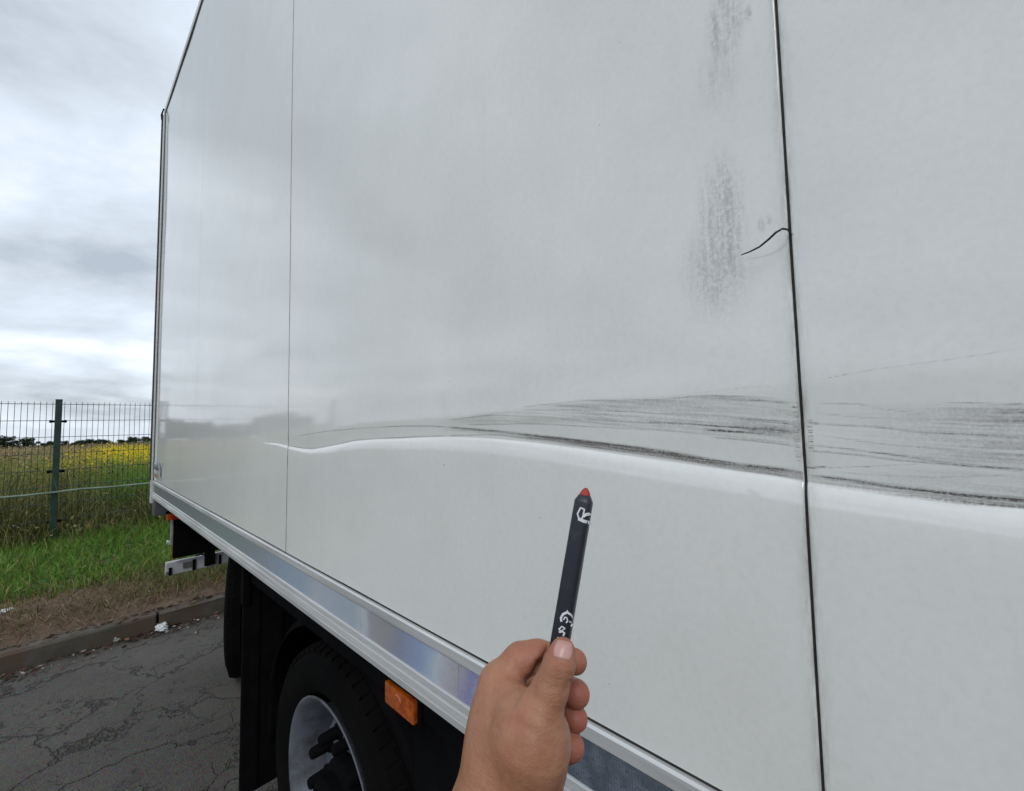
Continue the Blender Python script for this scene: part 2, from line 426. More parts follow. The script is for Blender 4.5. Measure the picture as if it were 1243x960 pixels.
# ------------------------------------------------------------------ vegetation (uncountable: stuff)
def blades(P, h, wd, lean, c0, c1, az=None, droop=.35):
    n = len(P); az = rng.uniform(0, 2*pi, n) if az is None else az
    la = rng.uniform(0, 2*pi, n); ln = lean*rng.uniform(.2, 1.3, n)
    d = np.stack([np.cos(la), np.sin(la), np.zeros(n)], 1)
    side = np.stack([np.cos(az), np.sin(az), np.zeros(n)], 1)*(wd/2)[:, None]
    up = np.zeros((n, 3)); up[:, 2] = 1
    mid = P+up*(h*.55)[:, None]+d*(h*ln*.35)[:, None]
    tip = P+up*(h*(1-droop*ln*.6))[:, None]+d*(h*ln)[:, None]
    V = np.stack([P-side, P+side, mid-side*.8, mid+side*.8, tip], 1).reshape(-1, 3)
    b = (np.arange(n)*5)[:, None]
    T = np.concatenate([b+[0, 1, 3], b+[0, 3, 2], b+[2, 3, 4]], 0)
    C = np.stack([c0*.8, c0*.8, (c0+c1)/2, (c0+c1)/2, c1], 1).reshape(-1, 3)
    return V, T, C
def tufts(P, sz, colr, flat=.0):        # little leaf / flower quads
    n = len(P)
    a = rng.normal(size=(n, 3)); a[:, 2] *= (1-flat); a /= np.linalg.norm(a, axis=1)[:, None]
    b = rng.normal(size=(n, 3)); b[:, 2] *= (1-flat); b -= a*(a*b).sum(1)[:, None]; b /= np.linalg.norm(b, axis=1)[:, None]
    a = a*(sz*.9)[:, None]; b = b*(sz*.45)[:, None]
    V = np.stack([P-a, P+b, P+a, P-b], 1).reshape(-1, 3); q = (np.arange(n)*4)[:, None]
    T = np.concatenate([q+[0, 1, 2], q+[0, 2, 3]], 0)
    return V, T, np.repeat(colr, 4, 0)
def joinveg(name, parts, label=None, cat='grass'):
    Vs, Ts, Cs, off = [], [], [], 0
    for V, T, C in parts: Vs.append(V); Ts.append(T+off); Cs.append(C); off += len(V)
    o = link(name, fastmesh(name, np.concatenate(Vs), np.concatenate(Ts), np.concatenate(Cs)), VEG)
    return tag(o, label, cat, None, 'stuff')
def pal(cols, n, jit=.18):
    cols = np.array(cols); c = cols[rng.integers(0, len(cols), n)]
    return np.clip(c*rng.normal(1, jit, (n, 1))*rng.normal(1, .06, (n, 3)), .004, 1)
def vnoise(x, y, s, seed=0):
    r = np.random.default_rng(100+seed); v = 0
    for k in range(5):
        a = r.uniform(0, 2*pi); f = s*(1.6**k)*.8; v = v+np.sin((x*cos(a)+y*sin(a))*f+r.uniform(0, 6))/(1.35**k)
    return v/3.0

# mown verge grass
n = 150000
x = rng.uniform(-7, 6, n); y = rng.uniform(5.05, 7.6, n)
edge = 5.50+.22*vnoise(x, y, 1.6, 1)+.05*vnoise(x, y, 6, 2)+np.where(x > .75, .0, 0)
keep = rng.uniform(0, 1, n) < np.clip((y-edge)/.35, .02, 1)
x, y = x[keep], y[keep]; n = len(x)
P = np.stack([x, y, bank(x, y)-.008], 1)
pt = vnoise(x, y, 2.2, 3)
h = rng.gamma(6, .013, n)*np.clip(1+.35*pt, .5, 1.7)*np.clip((y-5.2)/.5, .45, 1)*np.interp(y, [5, 6.9, 7.5], [1, 1.15, 1.9])
c = pal([(.095, .205, .022), (.115, .235, .026), (.070, .165, .020), (.15, .235, .045)], n)
dry = (rng.uniform(0, 1, n) < np.clip(.60-(y-5.45)*1.1+.35*np.clip(vnoise(x, y, 2.6, 21), 0, 1), .07, .9))
c[dry] = pal([(.30, .22, .10), (.24, .16, .075), (.34, .27, .13)], int(dry.sum()))
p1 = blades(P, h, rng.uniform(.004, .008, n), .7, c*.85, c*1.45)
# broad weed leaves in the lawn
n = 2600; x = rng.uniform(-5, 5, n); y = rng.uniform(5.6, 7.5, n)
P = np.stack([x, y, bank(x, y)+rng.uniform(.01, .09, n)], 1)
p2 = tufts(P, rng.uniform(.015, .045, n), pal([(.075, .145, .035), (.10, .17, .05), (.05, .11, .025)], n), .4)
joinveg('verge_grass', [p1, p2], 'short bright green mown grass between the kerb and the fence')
# dead straw and thatch on the bare strip
n = 16000; x = rng.uniform(-7, 5, n); y = KY+.12+rng.gamma(2.6, .20, n); k = y < 6.2; x, y = x[k], y[k]; n = len(x)
P = np.stack([x, y, bank(x, y)+rng.uniform(-.004, .012, n)], 1)
c = pal([(.22, .15, .085), (.15, .09, .05), (.28, .21, .13), (.11, .065, .038), (.19, .115, .06)], n, .25)
p1 = blades(P, rng.uniform(.02, .09, n), rng.uniform(.003, .007, n), 2.6, c, c, droop=.9)
n = 3200; x = np.where(rng.uniform(0, 1, n) < .55, rng.normal(1.0, .35, n), rng.uniform(-6, 4, n)); y = rng.normal(5.25, .30, n); k = (y > KY+.2); x, y = x[k], y[k]; n = len(x)
P = np.stack([x, y, bank(x, y)], 1); c = pal([(.14, .165, .05), (.19, .18, .07), (.10, .14, .03)], n)
p2 = blades(P, rng.gamma(5, .02, n), rng.uniform(.004, .007, n), 1.1, c*.8, c*1.1)
n = 5000; x = rng.uniform(-6, 4, n); k = vnoise(x, x*0, 1.9, 15) > rng.uniform(-.7, .5, n); x = x[k]; n = len(x); y = KY+.135-np.abs(rng.normal(0, .055, n)); k = y > KY+.008; x, y = x[k], y[k]; n = len(x)
p3 = tufts(np.stack([x, y, rng.uniform(.126, .138, n)], 1), rng.gamma(2.6, .0055, n), pal([(.10, .06, .038), (.075, .05, .033), (.15, .10, .06), (.17, .13, .07)], n, .25), .7)
joinveg('dead_straw', [p1, p2, p3], 'brown dead straw scattered over the bare soil strip', 'straw')
# tall weeds on both sides of the fence foot
def weedcol(x, y, n):
    g = pal([(.075, .095, .022), (.105, .125, .030), (.14, .145, .045), (.060, .075, .020)], n)
    br = np.clip((x-.02*y+.05)*1.4, 0, 1)*np.clip((y-7.9)/1.0, 0, 1)       # lush green clump beside the truck's tail
    gg = pal([(.095, .215, .022), (.125, .25, .028), (.07, .17, .02)], n)
    m = rng.uniform(0, 1, n) < br*.9
    g[m] = gg[m]
    st = rng.uniform(0, 1, n) < np.clip(.30+.25*vnoise(x, y, .9, 8)-br*.35, .04, .65)
    g[st] = pal([(.27, .225, .095), (.31, .26, .12), (.20, .16, .065)], int(st.sum()))
    return g
n = 90000; x = rng.uniform(-12, 9, n); y = 7.25+rng.gamma(2.2, .85, n); k = y < 14; x, y = x[k], y[k]; n = len(x)
hh = (.42+.20*vnoise(x, y, 1.1, 5)+.10*vnoise(x, y, 3.7, 6))*np.interp(y, [7.25, 7.8, 9, 14], [.45, 1.1, 1.45, 1.45])
h = np.clip(hh*rng.gamma(7, .145, n)*(1+.45*np.clip(x*1.2, 0, 1)*np.clip((y-7.9)/.8, 0, 1)), .08, 1.35)
P = np.stack([x, y, np.where(y < 8.2, bank(x, y), gz(y))-.01], 1)
c = weedcol(x, y, n)
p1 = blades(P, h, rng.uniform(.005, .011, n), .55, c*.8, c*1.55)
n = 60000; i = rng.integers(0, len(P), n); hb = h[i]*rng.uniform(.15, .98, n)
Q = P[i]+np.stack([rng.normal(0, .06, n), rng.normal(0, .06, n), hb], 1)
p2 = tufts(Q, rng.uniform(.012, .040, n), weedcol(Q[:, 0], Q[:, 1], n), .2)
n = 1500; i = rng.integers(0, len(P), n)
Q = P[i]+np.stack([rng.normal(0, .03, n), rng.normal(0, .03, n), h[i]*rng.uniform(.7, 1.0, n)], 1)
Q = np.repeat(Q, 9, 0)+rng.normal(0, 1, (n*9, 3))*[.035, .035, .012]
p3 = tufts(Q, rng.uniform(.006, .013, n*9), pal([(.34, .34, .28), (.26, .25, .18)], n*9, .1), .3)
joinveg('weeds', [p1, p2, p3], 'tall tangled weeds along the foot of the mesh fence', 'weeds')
# field beyond: seed stalks, yellow bloom patch
n = 150000
y = 11.5+60*rng.uniform(0, 1, n)**1.9; x = rng.uniform(-1, 1, n)*(8+y*.62); 
P = np.stack([x, y, gz(y)], 1)
ywt = np.clip((x-.05*y+1.3)*.6+.35*vnoise(x, y, .35, 11), 0, 1)*np.clip((y-12.2)/2.2, 0, 1)*np.clip((44-y)/10, 0, 1)
isy = rng.uniform(0, 1, n) < ywt
c = pal([(.27, .20, .105), (.33, .25, .13), (.21, .155, .085), (.25, .21, .09)], n)
gm = rng.uniform(0, 1, n) < np.clip((25-y)/11+.15*vnoise(x, y, .5, 3), .04, .85)
c[gm] = pal([(.18, .20, .045), (.14, .17, .035), (.26, .235, .07)], int(gm.sum()))
c[isy] = pal([(.16, .17, .025), (.10, .14, .02)], int(isy.sum()))
h = rng.gamma(30, .026, n)*(1+.10*vnoise(x, y, .8, 4))
wd = .010+.0007*y
top = c*1.1; top[isy] = pal([(.78, .58, .010), (.70, .50, .008), (.85, .66, .02)], int(isy.sum()), .12)
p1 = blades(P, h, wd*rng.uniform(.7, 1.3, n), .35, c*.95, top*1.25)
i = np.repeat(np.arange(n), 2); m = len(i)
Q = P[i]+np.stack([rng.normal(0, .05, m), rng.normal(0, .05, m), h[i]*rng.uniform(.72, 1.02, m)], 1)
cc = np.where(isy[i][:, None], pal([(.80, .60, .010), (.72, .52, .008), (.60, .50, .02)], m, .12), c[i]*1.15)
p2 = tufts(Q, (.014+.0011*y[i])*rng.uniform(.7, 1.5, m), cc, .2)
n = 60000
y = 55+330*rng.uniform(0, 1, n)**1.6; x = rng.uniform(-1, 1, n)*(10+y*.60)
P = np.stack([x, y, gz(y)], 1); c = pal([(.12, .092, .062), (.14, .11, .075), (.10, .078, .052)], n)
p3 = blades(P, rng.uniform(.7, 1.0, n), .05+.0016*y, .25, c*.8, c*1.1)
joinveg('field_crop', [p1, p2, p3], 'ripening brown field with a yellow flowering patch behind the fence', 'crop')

# ------------------------------------------------------------------ far trees: each a thing with trunk and crown
BARK = simple('bark', (.05, .04, .03), .9, 0, .3, 8)
def tree_proto(seed, hgt, wid):
    r = np.random.default_rng(seed); root = empty('field_tree')
    b = MB(); pts = [(0, 0, -.3)]
    for k in range(1, 5): pts.append((r.normal(0, .12*k), r.normal(0, .12*k), hgt*.17*k))
    b.path(pts, [hgt*.035*(1-.2*k) for k in range(5)], 7)
    for k in range(6):
        a = r.uniform(0, 2*pi); z0 = hgt*r.uniform(.25, .6)
        b.tube((0, 0, z0), (cos(a)*wid*.35, sin(a)*wid*.35, z0+hgt*.2), hgt*.012, hgt*.004, 5)
    b.build('trunk', BARK, root)
    n = 2600; nb = 16
    bc = np.stack([r.normal(0, wid*.22, nb), r.normal(0, wid*.22, nb), r.uniform(.32, .88, nb)*hgt], 1); br = r.uniform(.14, .26, nb)*wid
    i = r.integers(0, nb, n); d = r.normal(size=(n, 3)); d /= np.linalg.norm(d, axis=1)[:, None]
    P = bc[i]+d*(br[i]*r.uniform(.55, 1.05, n))[:, None]
    V, T, C = tufts(P, r.uniform(.18, .42, n), pal([(.030, .046, .020), (.040, .058, .024), (.024, .036, .018)], n))
    link('crown', fastmesh('crown', V, T, C), VEG, root)
    return root
def copy_thing(o):
    c = o.copy(); COL.objects.link(c)
    for ch in o.children:
        d = ch.copy(); COL.objects.link(d); d.parent = c
    return c
protos = [tree_proto(31, 6.2, 5.4), tree_proto(32, 7.4, 6.0), tree_proto(33, 5.0, 6.4)]
TL = 'dark leafy tree in the far tree line beyond the brown field'
spots = []
for k in range(46):
    y = 205+14*sin(k*1.7)+random.uniform(-8, 8)
    spots.append((-78+k*2.55+random.uniform(-.9, .9), y, random.uniform(.55, 1.0)))
for (x, y, s) in [(-11.5, 200, 1.02), (-13.8, 204, .9), (-16.5, 200, .85), (-26, 195, 1.1), (-29, 196, 1.25), (-33, 195, 1.1), (-37, 198, 1.0), (-52, 190, 1.2), (-57, 192, 1.35), (-63, 190, 1.3), (-69, 191, 1.2)]:
    spots.append((x, y, s*1.15))
for i, (x, y, s) in enumerate(spots):
    o = protos[i] if i < 3 else copy_thing(protos[i % 3])
    o.location = (x, y, float(gz(y))-.15); o.rotation_euler.z = random.uniform(0, 6.28)
    if x > -22: s *= .52
    o.scale = (s*1.25, s*1.25, s)
    tag(o, TL, 'tree', 'trees along the far edge of the field')

# ------------------------------------------------------------------ mesh fence
FY = 7.55
GREEN = simple('dark_green_powder_coat', (.012, .034, .024), .45, 0, .35, 9)
fence = empty('mesh_fence', (0, FY, .2))
tag(fence, 'dark green welded wire mesh fence on posts behind the grass verge', 'fence')
ZT = 1.93
def fence_mesh(kind):
    b = MB()
    if kind == 'v': b.tube((0, 0, -1.74), (0, 0, .03), .0027, n=5)
    if kind == 'h': b.tube((-1.225, 0, 0), (1.225, 0, 0), .0034, n=5); 
    me = bpy.data.meshes.new('rod'); b.bm.to_mesh(me); b.bm.free(); me.materials.append(GREEN); return me
vm, hm = fence_mesh('v'), fence_mesh('h')
def fchild(name, me, loc):
    o = bpy.data.objects.new(name, me); COL.objects.link(o); o.parent = fence; o.location = Vector(loc)-Vector((0, FY, .2)); return o
PX0 = -.03
for pn in range(-3, 3):
    x0 = PX0+pn*2.5
    if -3 <= pn <= 2:
        for i in range(49):
            fchild('vertical_rod', vm, (x0+.05+i*.05, FY+.03, ZT+random.uniform(-.002, .002)))
    for k in range(9):
        fchild('horizontal_rod', hm, (x0+1.25, FY+.023, ZT-.2*k)); fchild('horizontal_rod', hm, (x0+1.25, FY+.037, ZT-.2*k))
b = MB(); b.box(-.03, .03, -.02, .02, -2.2, .045, .004); b.box(-.031, .031, -.021, .021, .045, .06, .004)
pm = bpy.data.meshes.new('post'); b.bm.to_mesh(pm); b.bm.free(); pm.materials.append(GREEN)
b = MB(); b.box(-.075, .075, -.004, .004, -.014, .014, .003); b.tube((0, .0, 0), (0, -.035, 0), .010, n=8); b.box(-.07, -.05, -.0, .02, -.018, .018, .002); b.box(.05, .07, -.0, .02, -.018, .018, .002)
cm = bpy.data.meshes.new('clip'); b.bm.to_mesh(cm); b.bm.free(); cm.materials.append(STEEL)
for pn in range(-3, 4):
    fchild('post', pm, (PX0+pn*2.5, FY, ZT))
    for z in (ZT-.21, ZT-.82, ZT-1.42): fchild('clip', cm, (PX0+pn*2.5, FY+.044, z))
# sagging cable tied along the fence
b = MB(); pts = []
for px, py in [(-60, 609), (0, 604), (30, 601), (66, 597.5), (96, 594), (130, 591), (178, 587), (230, 584), (330, 579)]:
    p = ony(px, py, FY-.035); p[2] += .004*sin(px); pts.append(p)
pts = [np.array([-6.5, FY-.035, pts[0][2]-.02])]+pts+[np.array([6.5, FY-.035, pts[-1][2]])]
b.path(pts, .012, 8)
tag(b.build('cable', simple('pale_green_cable', (.16, .22, .17), .5, 0, .3, 6), None, True), 'pale green cable sagging across the wire mesh fence', 'cable')

# ------------------------------------------------------------------ box truck
TX = .46; ZB = 1.250; ZTOP = 3.98; S1, S2, S3, S4 = .0686, 1.345, 2.600, 3.926
truck = empty('box_truck', (1.7, .4, 0))
tag(truck, 'white refrigerated box truck with a dented and scraped side panel', 'truck')
# crease line of the dent (y, z) traced on the side plane
CR = [(320, 537), (336, 538.5), (350, 542), (365, 545), (378, 546), (400, 542), (430, 535.5), (455, 533.5), (480, 533), (520, 531), (560, 531), (600, 533), (640, 537), (700, 545), (760, 554), (850, 567), (930, 578), (975, 586), (1000, 590), (1060, 597), (1120, 604), (1180, 612), (1243, 619)]
crp = np.array([onx(a, b_, TX)[1:] for a, b_ in CR]); crp = crp[np.argsort(crp[:, 0])]
def crease(y):
    yy = np.concatenate([[-4.0, -.9, -.3], crp[:, 0], [2.2, 5]]); zz = np.concatenate([[1.55, 1.548, 1.550], crp[:, 1], [1.566, 1.566]])
    return np.interp(y, yy, zz)
_yf = np.linspace(-4, 4.2, 3300); _cf = crease(_yf)
_k = np.hanning(15); _k /= _k.sum(); _cf2 = np.convolve(np.pad(_cf, 7, mode='edge'), _k, 'valid')
def crease_s(y): return np.interp(y, _yf, _cf2)
def D_(y): return np.interp(y, [-2.5, -1.4, -.1, .25, .6, .95, 1.2, 1.36, 1.55, 1.62], [0, .0062, .0074, .0064, .0050, .0043, .0036, .0022, .0009, 0])
def W_(y): return np.interp(y, [-1.0, -.1, .3, .9, 1.3, 1.6], [.027, .022, .0175, .0115, .009, .008])
def LU(y): return np.interp(y, [-1.0, -.1, .3, .9, 1.3, 1.6], [.17, .16, .14, .085, .06, .05])
def dent(y, z):
    s = z-crease_s(y); D = D_(y)
    sn = np.clip(s, -1, 0); lo = .66*np.exp(sn/(.36*W_(y)))+.34*np.exp(sn/(1.25*W_(y)))
    up = np.exp(-(np.clip(s, 0, None)/LU(y))**1.6)
    d = D*np.where(s < 0, np.clip(lo, 0, 1), up)
    # secondary soft ridge above the crease
    d = d - .10*D*np.exp(-((s-.034)/.016)**2)
    # faint oil-canning of the sheet
    d = d + .0006*np.sin(y*5.1+1)*np.sin(z*4.3)+.0004*np.sin(y*11+z*3)
    return d
# scratches traced from the photograph: (points, half width mm, strength)
A = lambda pts: [(540+u/2.702, 440+v/2.7) for u, v in pts]
B = lambda pts: [(960+u/4.392, 460+v/4.392) for u, v in pts]
SCR = [
 ([(362, 529), (378, 526), (400, 523), (440, 519.5), (480, 517.3), (520, 517), (560, 520), (600, 523.5)], 1.3, .62),
 ([(348, 541), (365, 543.5), (378, 544.5), (400, 540.5), (430, 534), (480, 531), (540, 529)], 1.2, .55),
 (A([(0, 240), (150, 236), (300, 248), (450, 276), (650, 302), (800, 327), (1000, 352), (1166, 386)]), 1.1, .72),
 (A([(0, 212), (180, 228), (350, 248), (550, 272), (750, 300), (950, 340), (1166, 358)]), 1.9, .92),
 (A([(180, 232), (350, 254), (550, 280), (750, 310), (950, 348), (1166, 370)]), 3.0, .30),
 (A([(750, 302), (950, 341), (1060, 351), (1166, 358)]), 1.2, .95),
 (A([(0, 190), (150, 171), (330, 180), (520, 190), (660, 198), (860, 205), (1150, 216)]), .8, .55),
 (A([(250, 156), (400, 155), (600, 161), (800, 176), (1150, 192)]), .8, .42),
 (A([(60, 205), (270, 200), (500, 212), (700, 222), (900, 240), (1160, 268)]), .9, .55),
 (A([(240, 146), (450, 124), (700, 122), (850, 106), (1000, 112), (1130, 122), (1152, 150)]), .8, .40),
 (A([(680, 165), (900, 176), (1150, 196)]), .7, .55),
 (A([(640, 195), (800, 200), (880, 210), (1000, 214), (1152, 220)]), 1.1, .75),
 (A([(840, 222), (1000, 226), (1152, 234)]), 1.7, .95),
 (A([(900, 210), (1152, 226)]), 1.4, .8),
 (A([(920, 180), (1152, 204)]), .9, .7),
 (A([(860, 112), (1000, 118), (1140, 140)]), 1.2, .55),
 (A([(860, 245), (1000, 256), (1160, 276)]), .8, .6),
 (A([(780, 108), (900, 118), (1140, 132)]), .9, .45),
 (A([(900, 130), (1140, 158)]), .6, .35),
 (B([(140, 130), (350, 130), (500, 165), (750, 187)]), .5, .45),
 (B([(110, 180), (420, 210), (700, 225), (1260, 265)]), .5, .42),
 (B([(780, 120), (1260, 135), (1700, 150)]), .5, .45),
 (B([(780, 150), (1260, 162), (1700, 175)]), .8, .30),
 (B([(760, 190), (1260, 205), (1700, 215)]), .8, .30),
 (B([(80, 236), (450, 256), (730, 290), (1000, 300), (1260, 320), (1700, 350)]), .9, .55),
 (B([(100, 292), (420, 340), (800, 375), (1260, 410), (1700, 440)]), .7, .42),
 (B([(60, 350), (400, 386), (800, 445), (1260, 490), (1700, 530)]), .9, .62),
 (B([(100, 390), (300, 402), (560, 435), (800, 456), (1260, 497), (1700, 540)]), .9, .62),
 (B([(100, 480), (400, 470), (700, 455)]), .5, .40),
 (B([(200, 500), (700, 530), (1260, 515)]), .5, .30),
 (B([(70, 520), (300, 545), (600, 590), (900, 625), (1260, 656), (1700, 690)]), 1.5, .95),
 (B([(70, 545), (300, 570), (600, 615), (900, 655), (1260, 680), (1700, 715)]), 3.0, .30),
 (B([(60, 475), (120, 476), (190, 470)]), 1.1, .75),
 (B([(100, 385), (160, 392), (210, 390)]), .9, .7),
 (B([(80, 230), (150, 238)]), 1.2, .8),
 ([(985, 462), (1060, 448), (1150, 436), (1243, 422)], .35, .33),
 ([(800, 482), (900, 470), (965, 466)], .35, .18),
]
SC3 = []
for pts, hw, st in SCR:
    q = np.array([onx(a, b_, TX)[1:] for a, b_ in pts]); q = q[np.argsort(q[:, 0])]
    yd = np.linspace(q[0, 0], q[-1, 0], 160); zd = np.interp(yd, q[:, 0], q[:, 1]); kk = np.hanning(25); kk /= kk.sum()
    zp = np.concatenate([2*zd[0]-zd[12:0:-1], zd, 2*zd[-1]-zd[-2:-14:-1]])
    k_ = .88 if hw < 1.45 else 1.0
    SC3.append((np.stack([yd, np.convolve(zp, kk, 'valid')], 1), hw*(.8 if hw < 1.45 else 1.1)/1000, st*k_))
def bandpoly(up, lo):
    f = lambda pts: np.array(sorted([tuple(onx(a, b_, TX)[1:]) for a, b_ in pts]))
    return f(up), f(lo)
HZ = [(bandpoly([(520, 512), (600, 497), (700, 484), (860, 478), (968, 484)], [(520, 517), (700, 516), (860, 530), (968, 542)]), .50, .006),
      (bandpoly([(985, 492), (1060, 487), (1243, 488), (1400, 490)], [(985, 545), (1100, 562), (1243, 572), (1400, 585)]), .72, .006),
      (bandpoly([(985, 570), (1100, 566), (1243, 575), (1400, 590)], [(985, 585), (1100, 598), (1243, 612), (1400, 622)]), .62, .004),
      (bandpoly(A([(-20, 214), (180, 226), (350, 246), (550, 270), (750, 298), (950, 338), (1168, 356)]), A([(-20, 224), (180, 242), (350, 266), (550, 294), (750, 322), (950, 356), (1168, 388)])), 1.05, .0018),
      (bandpoly(B([(60, 518), (300, 543), (600, 588), (900, 623), (1260, 652), (1700, 690)]), B([(60, 572), (300, 596), (600, 640), (900, 682), (1260, 704), (1700, 730)])), 1.15, .0015)]
def scuff(y, z):
    v = np.zeros_like(y)
    for q, hw, st in SC3:
        zl = np.interp(y, q[:, 0], q[:, 1])
        ext = q[-1, 0]-q[0, 0]; fe = min(.02, ext*.12)
        fade = np.clip((y-q[0, 0])/fe, 0, 1)*np.clip((q[-1, 0]-y)/fe, 0, 1)
        v = np.maximum(v, st*fade*np.exp(-((z-zl)/hw)**2))
    # rubbed dashes beside the open seam
    j = np.abs(y-(S1-.0055)) < .0022
    dash = np.clip(np.sin(z*2300)+np.sin(z*1370+1)+.7*np.sin(z*4100), 0, 1)
    v = np.where(j & (z > onx(981, 549, TX)[2]) & (z < onx(981, 510, TX)[2]), np.maximum(v, .9*dash*rng.uniform(.3, 1, y.shape)), v)
    j = (np.abs(y-(S1+.0050)) < .0020)
    v = np.where(j & (z > onx(968, 560, TX)[2]) & (z < onx(968, 490, TX)[2]), np.maximum(v, .7*dash*rng.uniform(.2, 1, y.shape)), v)
    return v
def hazef(y, z):
    v = np.zeros_like(y)
    for (u, l), st, fr in HZ:
        zu = np.interp(y, u[:, 0], u[:, 1]); zl = np.interp(y, l[:, 0], l[:, 1])
        ok = (y > u[0, 0]) & (y < u[-1, 0])
        t = np.clip((zu-z)/fr, 0, 1)*np.clip((z-zl)/fr, 0, 1)*np.clip((u[-1, 0]-y)/.15, 0, 1)
        v = np.maximum(v, np.where(ok, t*st, 0))
    return v
def side_panel(y0, y1, gap0, gap1, fine):
    ya, yb = y0+gap0/2, y1-gap1/2
    if fine == 2: ym = np.unique(np.concatenate([np.linspace(ya, min(yb, ya+.03), 31), np.arange(ya, yb, .004), np.linspace(max(ya, yb-.03), yb, 31)]))
    else: ym = np.unique(np.concatenate([[ya+.001, ya+.002, yb-.002, yb-.001], np.linspace(ya, yb, 40 if fine == 0 else 130)]))
    ym = ym[np.concatenate([[True], np.diff(ym) > 3e-4])]
    if fine == 0: sv = np.concatenate([np.linspace(-.06, .12, 10)])
    elif fine == 1: sv = np.concatenate([np.arange(-.05, .06, .0022), np.linspace(.065, .14, 8)])
    else: sv = np.concatenate([np.arange(-.066, -.012, .003), np.arange(-.012, .128, .001)])
    lo = np.linspace(0, 1, 16)[:-1]; hi = np.concatenate([np.linspace(0, .12, 12)[1:], np.linspace(.12, 1, 22)[1:]])
    c = crease_s(ym)[None, :]
    rows = [ZB+(c+sv[0]-ZB)*t for t in lo]+[c+s for s in sv]+[(c+sv[-1])+(ZTOP-c-sv[-1])*t for t in hi]
    Z = np.concatenate(rows, 0); Y = np.repeat(ym[None, :], Z.shape[0], 0)
    X = TX+dent(Y, Z)
    r = .0006 if (gap0 > .001 and gap1 > .001) else .0004                                  # rolled panel edges
    e = np.minimum(Y-ya, yb-Y); X = X+np.where(e < r, r-np.sqrt(np.clip(r*r-(r-e)**2, 0, None)), 0)
    nr, nc = Z.shape
    sc = scuff(Y.ravel(), Z.ravel()); hz = hazef(Y.ravel(), Z.ravel())
    ed = np.exp(-np.clip(np.minimum(Y-y0, y1-Y), 0, None)/.0038).ravel()*(.95 if fine == 2 else .25)
    V = np.stack([X, Y, Z], -1).reshape(-1, 3)
    # thickness: rim pushed back
    idx = np.arange(nr*nc).reshape(nr, nc)
    Fq = np.stack([idx[:-1, 1:], idx[:-1, :-1], idx[1:, :-1], idx[1:, 1:]], -1).reshape(-1, 4)
    ring = np.concatenate([idx[0, :], idx[1:, -1], idx[-1, -2::-1], idx[-2:0:-1, 0]])
    Vb = V[ring].copy(); Vb[:, 0] = TX+.055
    nb = len(V)+np.arange(len(ring)); rn = np.roll(ring, -1); nn = np.roll(nb, -1)
    Fr = np.stack([ring, rn, nn, nb], -1)
    V = np.concatenate([V, Vb]); Fq = np.concatenate([Fq, Fr])
    me = fastmesh('side_panel', V, Fq)
    for nm, a in (('scuff', sc), ('haze', hz), ('edge', ed), ('srel', (Z-crease_s(Y)).ravel())):
        at = me.attributes.new(nm, 'FLOAT', 'POINT'); at.data.foreach_set('value', np.concatenate([a, np.zeros(len(Vb))]).astype(np.float32))
    o = link('side_panel', me, PANEL, truck, True)
    try: me.set_sharp_from_angle(angle=R_(60))
    except Exception: pass
    return o
p = side_panel(S1, S2, .0025, .0036, 2); tag(p, 'scraped white panel with a long horizontal dent')
p = side_panel(S1-1.27, S1, .0036, .0025, 2); tag(p, 'white panel with dense grey scrape marks')
side_panel(S2, S3, .0036, .0003, 1)
side_panel(S3, S4, .0003, .002, 0)
side_panel(S1-2.54, S1-1.27, .0036, .0036, 0)
YFR = S1-2.54
for ys_, wdt, rec in ((S1, .0050, .0022), (S2, .0046, .0006), (S1-1.27, .005, .002)):
    zs = np.unique(np.concatenate([np.linspace(ZB+.002, ZTOP-.002, 60), np.arange(1.46, 1.72, .004)])); Vs = []
    for z in zs:
        xo = TX+rec+float(dent(np.array(ys_), np.array(z)))
        for (yy_, xx_) in ((-1, .006), (-.7, .0005), (0, -.0006+.0003*sin(z*90)), (.7, .0005), (1, .006)): Vs.append((xo+xx_, ys_+yy_*wdt/2, z))
    Fs = [(i*5+j, i*5+j+1, i*5+j+6, i*5+j+5) for i in range(len(zs)-1) for j in range(4)]
    o = link('seam_sealant', mesh('seam_sealant', Vs, Fs), RUB2, truck, True)
# lifted sealant strand
pts = [onx(a, b_, TX-.003+dx) for a, b_, dx in [(899.5, 309.5, -.004), (910, 305.5, -.007), (922, 299.5, -.011), (933, 290.5, -.015), (942, 282, -.016), (950, 277.5, -.012), (956, 278.5, -.006), (960, 283, .004), (962, 292, .008)]]
fine = []
for i in range(len(pts)-1):
    for t in np.linspace(0, 1, 4)[:-1]: fine.append(pts[i]*(1-t)+pts[i+1]*t)
fine.append(pts[-1]); nf = len(fine)
b = MB(); b.path(fine, [.0003+.0007*sin(pi*min(1, (i+1)/nf*1.0))**.7 for i in range(nf)], 6)
o = b.build('loose_sealant_strip', RUB2, truck, True); tag(o, 'dark sealant strip curling out of the seam')
# roof, front, far side, floor, rear
b = MB(); b.box(TX+.004, 2.98, YFR, S4+.05, ZTOP+.003, ZTOP+.055, .008); b.build('roof', PANEL, truck)
b = MB(); b.box(TX+.058, 2.96, YFR-.06, YFR-.004, ZB, ZTOP, .006); b.build('front_wall', PANEL, truck)
b = MB(); b.box(2.92, 2.975, YFR, S4, ZB, ZTOP, .004); b.build('far_wall', PANEL, truck)
b = MB(); b.box(TX+.06, 2.92, YFR, S4-.02, 1.13, 1.245); b.build('floor', STEEL, truck)
